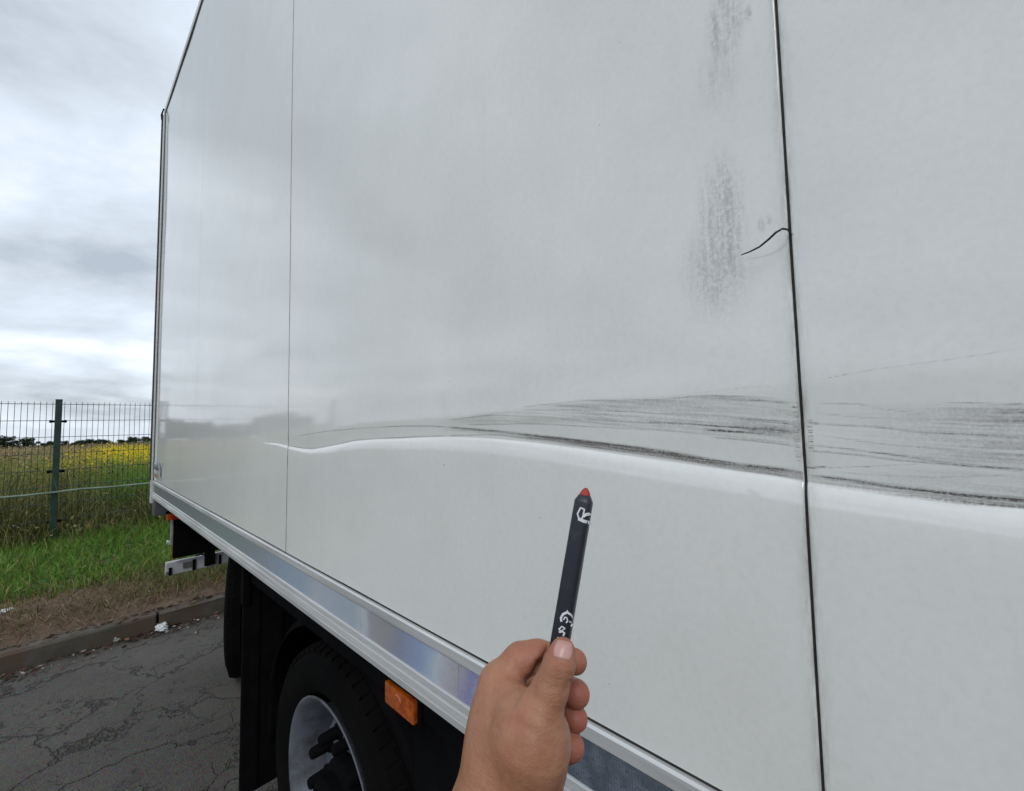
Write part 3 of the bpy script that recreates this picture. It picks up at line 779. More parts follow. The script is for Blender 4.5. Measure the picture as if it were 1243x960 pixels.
# roof edge trim and gasket
b = MB(); b.box(TX-.006, TX+.03, YFR, S4+.045, ZTOP+.010, ZTOP+.050, .004); o = b.build('roof_trim', ALU, truck)
b = MB(); b.box(TX-.003, TX+.03, YFR, S4+.002, ZTOP-.006, ZTOP+.0015); b.build('roof_gasket', RUB2, truck)
# rear frame with posts, doors, hinges
b = MB(); b.box(TX-.014, TX+.08, S4+.006, S4+.052, 1.085, ZTOP-.012, .003); b.build('corner_post', ALU, truck)
b = MB(); b.box(TX-.004, TX+.012, S4+.0005, S4+.0055, 1.25, ZTOP-.01); b.box(TX-.020, TX-.0145, S4+.012, S4+.050, 1.25, ZTOP-.012); b.build('post_gasket', RUB2, truck)
b = MB(); b.box(TX+.002, 1.71, S4+.054, S4+.105, 1.24, ZTOP+.01, .006); b.box(1.72, 2.95, S4+.054, S4+.105, 1.24, ZTOP+.01, .006); o = b.build('rear_door', PANEL, truck)
for z in (1.5, 2.3, 3.1, 3.75):
    b = MB(); b.box(TX+.0, TX+.10, S4+.106, S4+.114, z-.03, z+.03, .003); b.build('hinge', ALU2, truck)
b = MB(); b.path([(TX-.020, S4+.03, ZTOP-.05), (TX-.022, S4+.035, ZTOP-.01), (TX-.010, S4+.035, ZTOP+.045)], .005, 6); b.build('corner_hook', STEEL, truck)
# lower side rail: extruded profile (x, z)
prof = [(TX+.050, 1.246), (TX-.004, 1.246), (TX-.0065, 1.243), (TX-.0065, 1.228), (TX-.003, 1.2265), (TX-.003, 1.1675), (TX-.0065, 1.166), (TX-.0075, 1.158), (TX-.0045, 1.1565), (TX-.0045, 1.154), (TX-.009, 1.1525), (TX-.0105, 1.142), (TX-.0075, 1.1405), (TX-.0105, 1.139), (TX-.0095, 1.127), (TX-.004, 1.121), (TX+.004, 1.118), (TX+.004, 1.113), (TX+.05, 1.113)]
b = MB(); b.prism_y(prof, YFR, S4+.002); rail = b.build('lower_rail', ALU, truck)
b = MB(); b.box(TX+.0005, TX+.03, YFR, S4, 1.2462, 1.2502); b.build('rail_gasket', RUB2, truck)
yb = [YFR+.1, -1.9, -.93, .0, .235, .555, .885, 1.40, 1.9, 2.4, 2.9, 3.4, 3.915]
for a, c in zip(yb, yb[1:]):
    nseg = max(4, int((c-a)/.012)); Vt, Ft = [], []
    for i in range(nseg+1):
        y = a+.0003+(c-a-.0006)*i/nseg
        for z in np.linspace(1.1695, 1.2245, 6):
            wob = .0002*sin(y*23+z*40)+.0002*math.exp(-((c-y)/.010)**2)
            Vt.append((TX-.0037-abs(wob), y, z))
    for i in range(nseg):
        for j in range(5):
            k0 = i*6+j; Ft.append((k0, k0+6, k0+7, k0+1))
    o = link('reflective_tape', mesh('reflective_tape', Vt, Ft), TAPE, truck)
    md = o.modifiers.new('thickness', 'SOLIDIFY'); md.thickness = .0005; md.offset = 0
# maker's sticker near the tail
def plate(name, pts, x, th, mat, parent):
    Vp = [(x, p[1], p[2]) for p in pts]; n = len(Vp)
    me = mesh(name, Vp+[(x+th, v[1], v[2]) for v in Vp], [tuple(range(n))]+[tuple(range(2*n-1, n-1, -1))]+[(i, (i+1) % n, n+(i+1) % n, n+i) for i in range(n)])
    return link(name, me, mat, parent)
DB = simple('sticker_blue_ink', (.10, .11, .16), .3); OR = simple('sticker_red_ink', (.36, .21, .16), .3); ST = simple('sticker_white', (.60, .615, .61), .08)
q = [onx(a, c, TX) for a, c in [(184.6, 561.5), (198.5, 561.5), (197.8, 585), (184.2, 577)]]
stick = plate('sticker', q, TX-.0018, .001, ST, truck)
for i in range(5):
    a = 185.4+i*1.55
    for (u0, v0, u1, v1) in [(0, 0, .55, 6.2), (.55, 0 if i % 2 else 2.6, 1.25, 1.6 if i % 2 else 4.2), (.9, 3.2, 1.35, 6.6)]:
        sh = i*.55
        plate('lettering', [onx(a+u, 562.6+sh+v, TX) for u, v in [(u0, v0), (u1, v0), (u1, v1), (u0, v1)]], TX-.0028, .0008, DB, stick)
plate('red_bar', [onx(a, c, TX) for a, c in [(185.2, 573.2), (192.5, 575.6), (192.3, 581), (185.0, 577.0)]], TX-.0028, .0008, OR, stick)
plate('blue_swoosh', [onx(a, c, TX) for a, c in [(194, 561.5), (195.6, 564.5), (196.6, 569), (196.8, 574), (196.2, 579), (195, 579), (195.4, 573), (195.0, 567)]], TX-.0028, .0008, DB, stick)

# ---- running gear
def wheel(cx, cy, cz, Rr, rot=0):
    """cx = outer sidewall plane, wheel body extends to +x"""
    wd = .27
    wh = empty('wheel', (cx, cy, 0)); setparent(wh, truck)
    b = MB()
    tp = [(.026, .305), (.010, .33), (.0, .37), (.002, .41), (.014, Rr-.035), (.035, Rr-.010), (.055, Rr-.003)]
    for g in range(4):
        x0 = .055+g*.045
        tp += [(x0+.003, Rr), (x0+.034, Rr), (x0+.036, Rr-.012), (x0+.043, Rr-.012)]
    tp += [(wd-.03, Rr-.003), (wd-.01, Rr-.03), (wd, .40), (wd-.01, .33), (wd-.026, .305)]
    b.lathe_x(tp, cx, cy, cz, 96); t = b.build('tyre', TY, None, True)
    b = MB()                                   # shoulder lugs
    for i in range(60):
        a = 2*pi*i/60
        for s_ in (0, 1):
            xx0, xx1 = (.020, .052) if s_ == 0 else (wd-.052, wd-.020)
            r = bmesh.ops.create_cube(b.bm, size=1)
            for v in r['verts']:
                rr = Rr-.012+(v.co.z+.5)*.013-(.010 if (v.co.x < 0) == (s_ == 0) else 0); an = a+v.co.y*.075
                v.co = Vector((cx+(xx0+xx1)/2+v.co.x*(xx1-xx0), cy+cos(an)*rr, cz+sin(an)*rr))
    lug = b.build('tread_lugs', TY); lug['kind'] = 'stuff'
    b = MB()
    rp = [(.030, .284), (.016, .300), (.010, .304), (.008, .298), (.013, .286), (.030, .276), (.055, .262), (.090, .252), (.130, .249), (.160, .250), (.235, .262), (.250, .29), (.245, .302)]
    b.lathe_x(rp, cx, cy, cz, 96); rim = b.build('rim', RIM, None, True)
    b = MB()
    dp = [(.150, .2495), (.140, .235), (.115, .218), (.098, .204), (.092, .185), (.092, .125), (.094, .105), (.10, .10), (.10, .0)]
    b.lathe_x(dp, cx, cy, cz, 72); disc = b.build('disc', RIM, None, True)
    b = MB(); b.lathe_x([(.094, .104), (.060, .104), (.052, .098), (.040, .080), (.006, .078), (.0, .070), (.0, .0)], cx, cy, cz, 40); hub = b.build('hub', PLASTIC, None, True)
    parts = [t, lug, rim, disc, hub]
    for i in range(10):
        a = 2*pi*(i+.5)/10+rot; y = cy+cos(a)*.165; z = cz+sin(a)*.165
        b = MB(); b.lathe_x([(.091, .026), (.084, .026), (.082, .0195), (.030, .0175), (.024, .014), (.024, 0)], cx, y, z, 12)
        parts.append(b.build('nut_cap', PLASTIC, None, True))
    for o in parts:
        o.parent = wh; o.matrix_parent_inverse = Matrix.Translation((-cx, -cy, 0))
    return wh
wheel(.580, 1.365, .448, .450, .12)
w2 = wheel(.815, 3.36, .468, .470, .3); w2.rotation_euler.z = R_(-19)
for cx, cy in ((.90, 1.355), (2.55, 1.355), (2.45, 3.36)):         # inner twins / far side: tyres only
    b = MB(); b.lathe_x([(.02, .30), (0, .37), (.012, .44), (.05, .468), (.20, .468), (.24, .43), (.25, .36), (.23, .30)], cx, cy, .468, 48); b.build('inner_tyre', TY, truck, True)
    b = MB(); b.lathe_x([(.03, .302), (.06, .26), (.16, .25), (.16, .0)], cx, cy, .468, 36); b.build('inner_rim', STEEL, truck, True)
for cy in (1.355, 3.36):
    b = MB(); b.tube((1.1, cy, .468), (2.6, cy, .468), .06, n=16); b.box(1.4, 1.9, cy-.16, cy+.16, .32, .62, .05); b.build('axle', STEEL, truck)
# chassis rails, cross members, skirt
for x0 in (1.25, 2.05):
    b = MB(); b.box(x0, x0+.08, YFR-.8, S4-.10, .80, 1.12, .006); b.build('chassis_rail', STEEL, truck)
for y in (-2.0, -1.2, -.4, .4, 2.2, 3.0, 3.7):
    b = MB(); b.box(TX+.09, 2.90, y-.03, y+.03, 1.03, 1.128, .004); b.build('cross_member', STEEL, truck)
b = MB(); b.box(.545, .580, YFR, 2.03, .985, 1.112, .006); b.build('skirt_rail', PLASTIC, truck)
b = MB(); b.box(.560, .585, YFR, .84, .36, .984, .008); b.build('side_skirt', PLASTIC, truck)
# mudguard over the front wheel of the pair
b = MB(); n = 28; Vt, Ft = [], []
for i in range(n+1):
    a = R_(-12)+R_(204)*i/n; y = 1.355+cos(a)*.56; z = .468+sin(a)*.52
    for x in (.60, .615, 1.22): Vt.append((x, y, z-(.03 if x == .60 else 0)*sin(a)))
for i in range(n):
    for j in range(2): k0 = i*3+j; Ft.append((k0, k0+1, k0+4, k0+3))
o = link('mudguard', mesh('mudguard', Vt, Ft), PLASTIC, truck, True); md = o.modifiers.new('thickness', 'SOLIDIFY'); md.thickness = .006
b = MB(); b.box(.522, 1.22, 1.985, 2.000, .16, 1.10, .004)
for k in range(7): b.box(.56+k*.09, .58+k*.09, 1.978, 1.9849, .18, .95)
b.build('mud_flap', BLACK, truck)
b = MB(); b.box(.518, .545, 1.975, 2.010, .90, 1.112, .004); b.build('flap_bracket', STEEL, truck)
b = MB(); b.box(.60, 1.25, 2.02, 2.05, .50, 1.128); b.build('splash_guard', PLASTIC, truck)
# amber side marker lamp
lamp = empty('side_marker_lamp', (.53, .85, 1.0)); setparent(lamp, truck)
b = MB(); b.box(.538, .546, .782, .918, .974, 1.036, .003); base_ = b.build('lamp_base', PLASTIC, None)
b = MB(); b.box(.5265, .5385, .792, .908, .981, 1.029, .004); lens = b.build('lens', AMB, None, True)
b = MB(); b.tube((.527, .853, 1.005), (.5245, .853, 1.005), .016, .013, 16); refl = b.build('bulb_ring', AMB, None)
for o in (base_, lens, refl): o.parent = lamp; o.matrix_parent_inverse = Matrix.Translation((-.53, -.85, -1.0))
# tail: lift box, lamp brackets, underrun bar
b = MB(); b.box(.56, 2.85, 3.79, 3.82, .70, 1.03, .01); b.build('tail_lift_housing', STEEL, truck)
b = MB(); b.box(.545, .559, 3.785, 3.82, .80, .98, .003); b.build('housing_edge', ALU2, truck)
b = MB(); b.box(.53, 2.88, 3.83, 3.875, .583, .672, .006); ur = b.build('underrun_bar', WHITEP, truck); tag(ur, 'chipped white underrun bar with black clips')
for x in (.545, .68, .755, .84, .93):
    b = MB(); h_ = random.uniform(.015, .05); b.box(x, x+random.uniform(.012, .03), 3.822, 3.8295, .583+random.uniform(-.008, .02), .62+h_); b.build('bar_clip', STEEL, truck)
b = MB(); b.box(.625, .70, 3.823, 3.829, .612, .652); b.build('number_plate', simple('dark_grey_plate', (.10, .10, .095), .5), truck)
b = MB(); b.path([(.70, 3.84, .68), (.73, 3.82, .69), (.76, 3.82, .67), (.78, 3.85, .70)], .006, 6); b.build('hose', BLACK, truck)
for x in (.75, 1.3, 2.3):
    b = MB(); b.box(x, x+.06, 3.80, 3.83, .60, .95); b.build('underrun_bracket', STEEL, truck)
b = MB(); b.box(TX+.0, TX+.14, S4-.06, S4+.040, 1.000, 1.112, .006); b.build('tail_lamp_bracket', simple('dark_grey_bracket', (.085, .08, .09), .5), truck)
b = MB(); b.box(TX+.055, TX+.16, S4-.17, S4-.11, .985, 1.035, .008); b.build('tail_lamp_body', STEEL, truck)
b = MB(); b.box(TX+.050, TX+.075, S4-.215, S4-.171, .985, 1.025, .004); b.build('tail_marker_lens', AMB, truck)
b = MB(); b.box(TX+.076, TX+.13, S4-.225, S4-.172, .985, 1.025, .004); b.build('tail_lens', RED, truck)

# ------------------------------------------------------------------ litter
TISS = simple('crumpled_white_plastic', (.62, .64, .64), .45, 0, .2, 40)
def crumple(name, px, py, zz, sx, sy, sz, seed, label, cat, mat):
    r = np.random.default_rng(seed); b = bmesh.new(); bmesh.ops.create_icosphere(b, subdivisions=4, radius=1)
    K = r.normal(size=(26, 3)); K /= np.linalg.norm(K, axis=1)[:, None]; Ph = r.uniform(.5, 1.1, 26)
    for v in b.verts:
        p = np.array(v.co); dd = K@p; rr = min(min(Ph[i]/max(dd[i], .05) for i in range(26)), 1.25)*(1+.10*r.normal())
        rr *= 1+.25*sin(p[0]*7+seed)*sin(p[1]*9)*sin(p[2]*8+seed)
        v.co = Vector((p[0]*rr*sx, p[1]*rr*sy, max(p[2]*rr*sz, -sz*.55)+sz*.55))
    me = bpy.data.meshes.new(name); b.to_mesh(me); b.free()
    c = onz(px, py, zz); o = link(name, me, mat); o.location = (c[0], c[1], zz-.004); o.rotation_euler.z = r.uniform(0, 6)
    return tag(o, label, cat)
crumple('crumpled_tissue', 196, 764, .012, .085, .05, .035, 3, 'crumpled white plastic wrapper lying in the gutter, the larger one', 'litter', TISS)
crumple('paper_scrap', 143, 776, .010, .060, .03, .022, 5, 'small pale crumpled paper scrap lying in the gutter by the kerb', 'litter', simple('pale_paper', (.42, .44, .38), .6, 0, .25, 40))
crumple('plastic_bag', 6, 747, .125, .10, .06, .035, 8, 'crumpled white plastic bag lying on the bare soil strip', 'litter', TISS)
crumple('paper_cup', 205, 661, .20, .05, .04, .03, 11, 'small pale litter scrap lying in the grass beneath the truck tail', 'litter', TISS)
# gutter debris: leaf crumbs and bits of paper nobody could count
n = 2600; x = rng.uniform(-6, 4, n); y = KY-np.abs(rng.gamma(1.3, .055, n))*np.clip(1.0+.9*vnoise(x, x*0, 2.1, 9), .2, 2.2)
P = np.stack([x, y, rng.uniform(.002, .014, n)], 1)
p1 = tufts(P, rng.gamma(3, .0045, n), pal([(.10, .055, .035), (.07, .045, .03), (.14, .08, .05), (.05, .035, .025)], n, .25), .8)
n = 2600; x = rng.uniform(-5, 3, n); y = rng.uniform(0, KY, n); P = np.stack([x, y, np.full(n, .006)], 1)
p0 = tufts(P, rng.gamma(2.5, .0016, n), pal([(.12, .11, .095), (.06, .055, .048), (.17, .16, .14)], n, .2), .2)
n = 90; x = rng.uniform(-1.2, 1.4, n); y = KY-np.abs(rng.gamma(1.6, .06, n)); P = np.stack([x, y, np.full(n, .012)], 1)
p2 = tufts(P, rng.uniform(.008, .020, n), pal([(.46, .40, .36), (.50, .48, .44), (.40, .28, .24)], n, .1), .8)
joinveg('gutter_debris', [p1, p2, p0], 'brown leaf crumbs and paper bits along the foot of the kerb', 'debris')

# ------------------------------------------------------------------ crayon
PENM = Mat('black_paper_wrap')
PENM.set(Base_Color=PENM.mix(PENM.maprange(PENM.noise(90, 5, .7), .55, .75), (.013, .014, .022), (.035, .036, .045)), Roughness=.42)
PENM.bump(PENM.noise(220, 3), .15, .0006); PENM = PENM.m
WAX = simple('red_wax', (.30, .020, .015), .55, 0, .3, 200, .3, 500)
INK = Mat('worn_white_print'); INK.set(Base_Color=INK.mix(INK.maprange(INK.noise(700, 4, .7), .60, .68), (.66, .67, .70), (.06, .06, .07)), Roughness=.5); INK = INK.m
T0 = Vector(atd(674.0, 815, .266)); T1 = Vector(atd(711.5, 592, .283))
ax = (T1-T0).normalized(); plen = (T1-T0).length
toc = (Vector(EYE)-(T0+T1)/2); toc = (toc-ax*toc.dot(ax)).normalized(); sdv = ax.cross(toc).normalized()   # sdv: screen right or left
if sdv.dot(Vector(_R)) < 0: sdv = -sdv
tw = R_(9); nrm = (toc*cos(tw)-sdv*sin(tw)).normalized(); sd2 = ax.cross(nrm).normalized()
if sd2.dot(Vector(_R)) < 0: sd2 = -sd2
HEXR = .0060; PN = 3.4
crayon = empty('crayon', tuple(T0)); tag(crayon, 'black wrapped marking crayon with red wax tip held in the hand', 'crayon')
def hexring(t, r, nr=.30):
    pts = []
    for k in range(28):
        a = 2*pi*k/28; c_, s_ = cos(a), sin(a); q = (abs(c_)**PN+abs(s_)**PN)**(-1/PN)
        pts.append(T0+ax*t+(nrm*c_+sd2*s_)*(r*q))
    return pts
def sweep(name, sts, mat):
    rings = [hexring(t, r) for t, r in sts]; n = len(rings[0]); Vp = [v for r in rings for v in r]; Fp = []
    for i in range(len(rings)-1):
        for j in range(n): Fp.append((i*n+j, i*n+(j+1) % n, (i+1)*n+(j+1) % n, (i+1)*n+j))
    Fp.append(tuple(range(n))[::-1]); Fp.append(tuple(range(len(Vp)-n, len(Vp))))
    b = bmesh.new(); me = mesh(name, Vp, Fp); b.from_mesh(me); bmesh.ops.recalc_face_normals(b, faces=b.faces[:]); b.to_mesh(me); b.free()
    o = link(name, me, mat, crayon, True)
    try: me.set_sharp_from_angle(angle=R_(40))
    except Exception: pass
    return o
sweep('wrapper', [(-.038, HEXR*.96), (-.036, HEXR)]+[(t, HEXR*(1+.006*sin(t*400))) for t in np.linspace(-.03, plen-.0098, 14)]+[(plen-.0088, HEXR*.97), (plen-.0052, HEXR*.66), (plen-.0050, HEXR*.60)], PENM)
sweep('tip', [(plen-.0075, HEXR*.50), (plen-.0049, HEXR*.60), (plen-.0035, HEXR*.52), (plen-.0016, HEXR*.36), (plen-.0002, HEXR*.16)], WAX)
def onfacet(zx, zy):
    v = Vector(ray(640+zx/4.367, 580+zy/4.364)).normalized(); t = .22
    for _ in range(400):
        q = Vector(EYE)+v*t-T0; u = abs(q.dot(sd2)); w_ = q.dot(nrm); f_ = (u**PN+abs(w_)**PN)**(1/PN)-HEXR*1.012
        if f_ < .00004: break
        t += max(f_*.6, .00003)
        if t > .34: break
    if t > .32:
        t = (T0+nrm*HEXR-Vector(EYE)).dot(nrm)/v.dot(nrm)
    return Vector(EYE)+v*(t-.0001)
def stroke(name, pts, wdt):
    pts = [tuple(np.array(pts[i])*(1-t)+np.array(pts[i+1])*t) for i in range(len(pts)-1) for t in (0, .34, .67)]+[pts[-1]]
    P3 = [onfacet(*p) for p in pts]; hw = wdt/2*.27/FPX/4.367*1.06; Vp, Fp = [], []
    for i, p in enumerate(P3):
        d = (P3[min(i+1, len(P3)-1)]-P3[max(i-1, 0)]).normalized(); s_ = nrm.cross(d).normalized()*hw
        Vp += [p-s_, p+s_]
    for i in range(len(P3)-1): Fp.append((2*i, 2*i+1, 2*i+3, 2*i+2))
    return Vp, Fp
def letter(name, strokes):
    Vp, Fp = [], []
    for k, (pts, wdt) in enumerate(strokes):
        a, f = stroke(name, pts, wdt); o_ = len(Vp); Vp += [q+nrm*(.00003*k) for q in a]; Fp += [tuple(i+o_ for i in q) for q in f]
    link(name, mesh(name, Vp, Fp), INK, crayon)
letter('printed_letter_r', [([(270, 216), (300, 229), (338, 240)], 16), ([(274, 216), (266, 190), (283, 158), (303, 167), (296, 200), (290, 216)], 8), ([(296, 204), (312, 194), (338, 190)], 14)])
letter('printed_letter_g', [([(181, 762), (178, 742), (190, 722), (212, 712), (232, 726), (243, 750), (242, 774), (230, 784)], 11), ([(192, 752), (200, 738), (211, 742), (214, 758), (206, 768)], 6), ([(213, 700), (212, 714)], 5), ([(222, 760), (236, 768)], 7)])
letter('printed_letter_o', [([(166, 803), (184, 787), (200, 797), (182, 812), (168, 804)], 6), ([(168, 818), (186, 814), (198, 822), (190, 838)], 8), ([(160, 846), (178, 850), (196, 846)], 7)])

# ------------------------------------------------------------------ hand (one continuous surface from a blended distance field)
PXM = .27/FPX                               # metres per photo pixel near the hand
def CS(px, py, d): return np.array([(px-621.5)/FPX*d, -(py-480)/FPX*d, d])      # local frame: right, up, forward
def capsule(G, a, b, ra, rb):
    a = np.array(a); ab = np.array(b)-a; t = np.clip(((G-a)@ab)/(ab@ab), 0, 1)
    return np.linalg.norm(G-a-t[..., None]*ab, axis=-1)-(ra+(rb-ra)*t)
def ellip(G, c, r, M3):
    q = (G-np.array(c))@M3.T/np.array(r); k0 = np.linalg.norm(q, axis=-1); k1 = np.linalg.norm(q/np.array(r), axis=-1)
    return k0*(k0-1)/np.maximum(k1, 1e-9)
def smin(a, b, k): 
    h = np.clip(.5+.5*(b-a)/k, 0, 1); return b*(1-h)+a*h-k*h*(1-h)
def chain(G, pts, k=.004):
    d = None
    for (a, ra), (b, rb) in zip(pts, pts[1:]):
        c = capsule(G, a, b, ra, rb); d = c if d is None else smin(d, c, k)
    return d
H = lambda px, py, d, r: (CS(px, py, d), r*PXM)
WR = H(614, 985, .246, 50)
def handsdf(G):
    # palm: metacarpals blended
    fore = chain(G, [H(540, 1560, .245, 82), H(570, 1250, .240, 70), H(602, 1010, .246, 56), H(616, 955, .252, 48)], .01)
    pm = smin(fore, chain(G, [H(616, 955, .252, 45), H(611, 890, .268, 38), H(606, 829, .286, 24)], .012), .016)
    pm = smin(pm, chain(G, [H(622, 960, .262, 42), H(606, 890, .288, 32), H(599, 838, .306, 23)], .012), .014)
    pm = smin(pm, chain(G, [H(625, 960, .268, 40), H(614, 900, .296, 30), H(602, 868, .318, 22)], .012), .014)
    pm = smin(pm, chain(G, [H(638, 965, .264, 34), H(638, 915, .290, 28), H(612, 896, .318, 20)], .012), .014)
    # thumb: metacarpal with thenar, then the two phalanges
    pm = smin(pm, chain(G, [H(630, 950, .247, 40), H(645, 902, .244, 37), H(653, 866, .2455, 25)], .012), .008)
    pm = smin(pm, chain(G, [H(655, 920, .256, 30), H(662, 890, .258, 26)], .01), .012)
    th = chain(G, [H(655, 866, .2455, 24), H(668, 836, .2465, 18.5), H(676.5, 813, .247, 15.9), H(681, 801, .248, 14.4), H(683.5, 788.5, .2497, 12.8)], .005)
    d = smin(pm, th, .004)
    # web between thumb and index
    d = smin(d, capsule(G, CS(636, 862, .258), CS(607, 842, .281), 20*PXM, 23*PXM), .010)
    d = smin(d, capsule(G, CS(632, 888, .254), CS(606, 872, .276), 30*PXM, 29*PXM), .012)
    d = smin(d, capsule(G, CS(626, 925, .252), CS(612, 912, .262), 34*PXM, 33*PXM), .014)
    # first web crease and wrinkles over the thumb joint
    ix = chain(G, [H(606, 829, .285, 24), H(632, 803, .291, 21.5), H(652, 798, .2915, 20)], .005)
    ix = smin(ix, chain(G, [H(652, 798, .2915, 20), H(684, 800, .2885, 17.5), H(698, 803, .280, 15)], .004), .004)
    d = smin(d, ix, .0035)
    md = chain(G, [H(599, 838, .306, 23), H(635, 833, .338, 20), H(676, 837, .336, 18), H(693, 841, .305, 18), H(700, 842, .288, 16.8)], .004)
    rg = chain(G, [H(602, 868, .318, 21), H(632, 866, .342, 18), H(672, 868, .336, 17), H(692, 872, .305, 16.5), H(699, 872, .288, 15.2)], .004)
    pk = chain(G, [H(612, 896, .318, 19), H(640, 900, .332, 16), H(672, 903, .325, 16), H(688, 906, .298, 17.5), H(693, 906, .284, 17)], .004)
    for f in (md, rg, pk): d = smin(d, f, .0015)
    # skin folds: shallow grooves over thumb joint, knuckle and web
    for (p0, p1, dep, wd_) in [((657, 822, .230), (692, 827, .230), .0011, .0011), ((660, 829, .230), (689, 833, .230), .0009, .0011), ((661, 815, .230), (693, 819, .230), .0009, .0010), ((664, 836, .230), (686, 838, .230), .0006, .0011), ((662, 806, .230), (694, 811, .230), .0004, .0009), ((640, 862, .230), (668, 880, .230), .0004, .0016), ((632, 880, .230), (662, 905, .230), .0004, .0016), ((600, 880, .24), (622, 902, .24), .0004, .0014), ((612, 838, .245), (634, 836, .25), .0006, .0013),
                               ((641, 828, .262), (622, 850, .245), .0016, .0024), ((594, 812, .262), (618, 796, .27), .0008, .0012), ((597, 819, .262), (624, 801, .27), .0008, .0012), ((602, 826, .262), (626, 810, .27), .0006, .0011), ((640, 782, .27), (646, 812, .27), .0008, .0012), ((646, 781, .27), (651, 806, .27), .0006, .0011)]:
        a3, b3 = CS(*p0), CS(*p1); ab = b3-a3; t = np.clip(((G-a3)@ab)/(ab@ab), 0, 1); v = G-a3-t[..., None]*ab
        # distance measured across the view so the groove follows the surface below
        vd_ = np.array([a3[0], a3[1], a3[2]])/np.linalg.norm(a3); v = v-(v@vd_)[..., None]*vd_
        front = G[..., 2] < .285
        d = d+np.where(front, 1.1*dep*np.exp(-(v**2).sum(-1)/(1.25*wd_)**2), 0)
    # cleft between thumb and index finger
    for p0, p1 in (((644, 825), (656, 806)), ((656, 806), (665, 785))):
        a3, b3 = CS(*p0, .262), CS(*p1, .266); ab = b3-a3; t = np.clip(((G-a3)@ab)/(ab@ab), 0, 1); v = G-a3-t[..., None]*ab
        vd_ = a3/np.linalg.norm(a3); dep_ = v@vd_; v = v-dep_[..., None]*vd_
        slot = np.maximum(np.sqrt((v**2).sum(-1))-4.6*PXM, np.abs(dep_-.010)-.022)
        d = -smin(-d, slot, .003)
    # tendon and vein relief over the back of the hand
    for (p0, p1, dep, wd_) in [((612, 930, .235), (607, 845, .262), .0009, .0045), ((640, 940, .222), (656, 870, .228), .0006, .0050), ((590, 915, .24), (612, 868, .255), .0006, .0020)]:
        a3, b3 = CS(*p0), CS(*p1); ab = b3-a3; t = np.clip(((G-a3)@ab)/(ab@ab), 0, 1); v = G-a3-t[..., None]*ab
        vd_ = a3/np.linalg.norm(a3); v = v-(v@vd_)[..., None]*vd_
        d = d-dep*np.exp(-(v**2).sum(-1)/wd_**2)
    return d
def surface_nets(fn, lo, hi, h):
    ax_ = [np.arange(lo[i], hi[i], h) for i in range(3)]; sh = [len(a) for a in ax_]
    D = np.empty(sh, np.float32)
    bs = 12; rad = bs*h*.9+.004
    cs = [np.array([a[i:i+bs].mean() for i in range(0, len(a), bs)]) for a in ax_]
    DC = fn(np.stack(np.meshgrid(*cs, indexing='ij'), -1))
    for (i, j, k) in np.ndindex(DC.shape):
        sl = tuple(slice(q*bs, q*bs+bs) for q in (i, j, k))
        if abs(DC[i, j, k]) > rad: D[sl] = DC[i, j, k]
        else: D[sl] = fn(np.stack(np.meshgrid(ax_[0][sl[0]], ax_[1][sl[1]], ax_[2][sl[2]], indexing='ij'), -1))
    ins = D < 0
    c = [slice(0, -1), slice(1, None)]
    cor = {(i, j, k): D[c[i], c[j], c[k]] for i in (0, 1) for j in (0, 1) for k in (0, 1)}
    acc = np.zeros(cor[0, 0, 0].shape+(3,)); cnt = np.zeros(cor[0, 0, 0].shape)
    for a in range(3):
        for u in (0, 1):
            for v in (0, 1):
                i0 = [u, v]; i0.insert(a, 0); i1 = [u, v]; i1.insert(a, 1)
                d0, d1 = cor[tuple(i0)], cor[tuple(i1)]; x = (d0 < 0) != (d1 < 0)
                t = np.where(x, d0/np.where(x, d0-d1, 1), 0)
                pos = np.empty(d0.shape+(3,)); 
                for b_ in range(3): pos[..., b_] = t if b_ == a else i0[b_]
                acc += pos*x[..., None]; cnt += x
    act = cnt > 0; idx = -np.ones(act.shape, int); idx[act] = np.arange(act.sum())
    ijk = np.argwhere(act); V = np.array(lo)+(ijk+acc[act]/cnt[act][:, None])*h
    Q = []
    for a in range(3):
        i0 = [slice(None)]*3; i1 = [slice(None)]*3; i0[a] = slice(0, -1); i1[a] = slice(1, None)
        x = ins[tuple(i0)] != ins[tuple(i1)]; e = np.argwhere(x)
        b_, c_ = (a+1) % 3, (a+2) % 3
        ok = (e[:, b_] > 0) & (e[:, c_] > 0) & (e[:, b_] < sh[b_]-1) & (e[:, c_] < sh[c_]-1); e = e[ok]
        fl = ins[tuple(e.T)]
        def at(db, dc):
            q = e.copy(); q[:, b_] -= db; q[:, c_] -= dc; return idx[tuple(q.T)]
        q = np.stack([at(1, 1), at(0, 1), at(0, 0), at(1, 0)], 1); q[~fl] = q[~fl][:, ::-1]; Q.append(q)
    return V, np.concatenate(Q)
lo = CS(540, 1400, .27)*1; lo = np.array([-.075, -.50, .195]); hi = np.array([.062, -.128, .375])
HV, HF = surface_nets(handsdf, lo, hi, .00095)
for _ in range(1):          # light smoothing
    acc = np.zeros_like(HV); cnt = np.zeros(len(HV))
    for a, b_ in ((0, 1), (1, 2), (2, 3), (3, 0)):
        np.add.at(acc, HF[:, a], HV[HF[:, b_]]); np.add.at(cnt, HF[:, a], 1); np.add.at(acc, HF[:, b_], HV[HF[:, a]]); np.add.at(cnt, HF[:, b_], 1)
    HV = HV*.5+.5*acc/cnt[:, None]
RM = np.stack([_R, _U, _F], 1)
SKIN = Mat('skin')
_a = SKIN.maprange(SKIN.noise(28, 4, .6), .35, .65)
_c = SKIN.mix(_a, (.305, .130, .070), (.39, .185, .108))
_c = SKIN.mix(SKIN.maprange(SKIN.noise(120, 4, .65), .45, .75, 0, .5), _c, (.26, .092, .057))
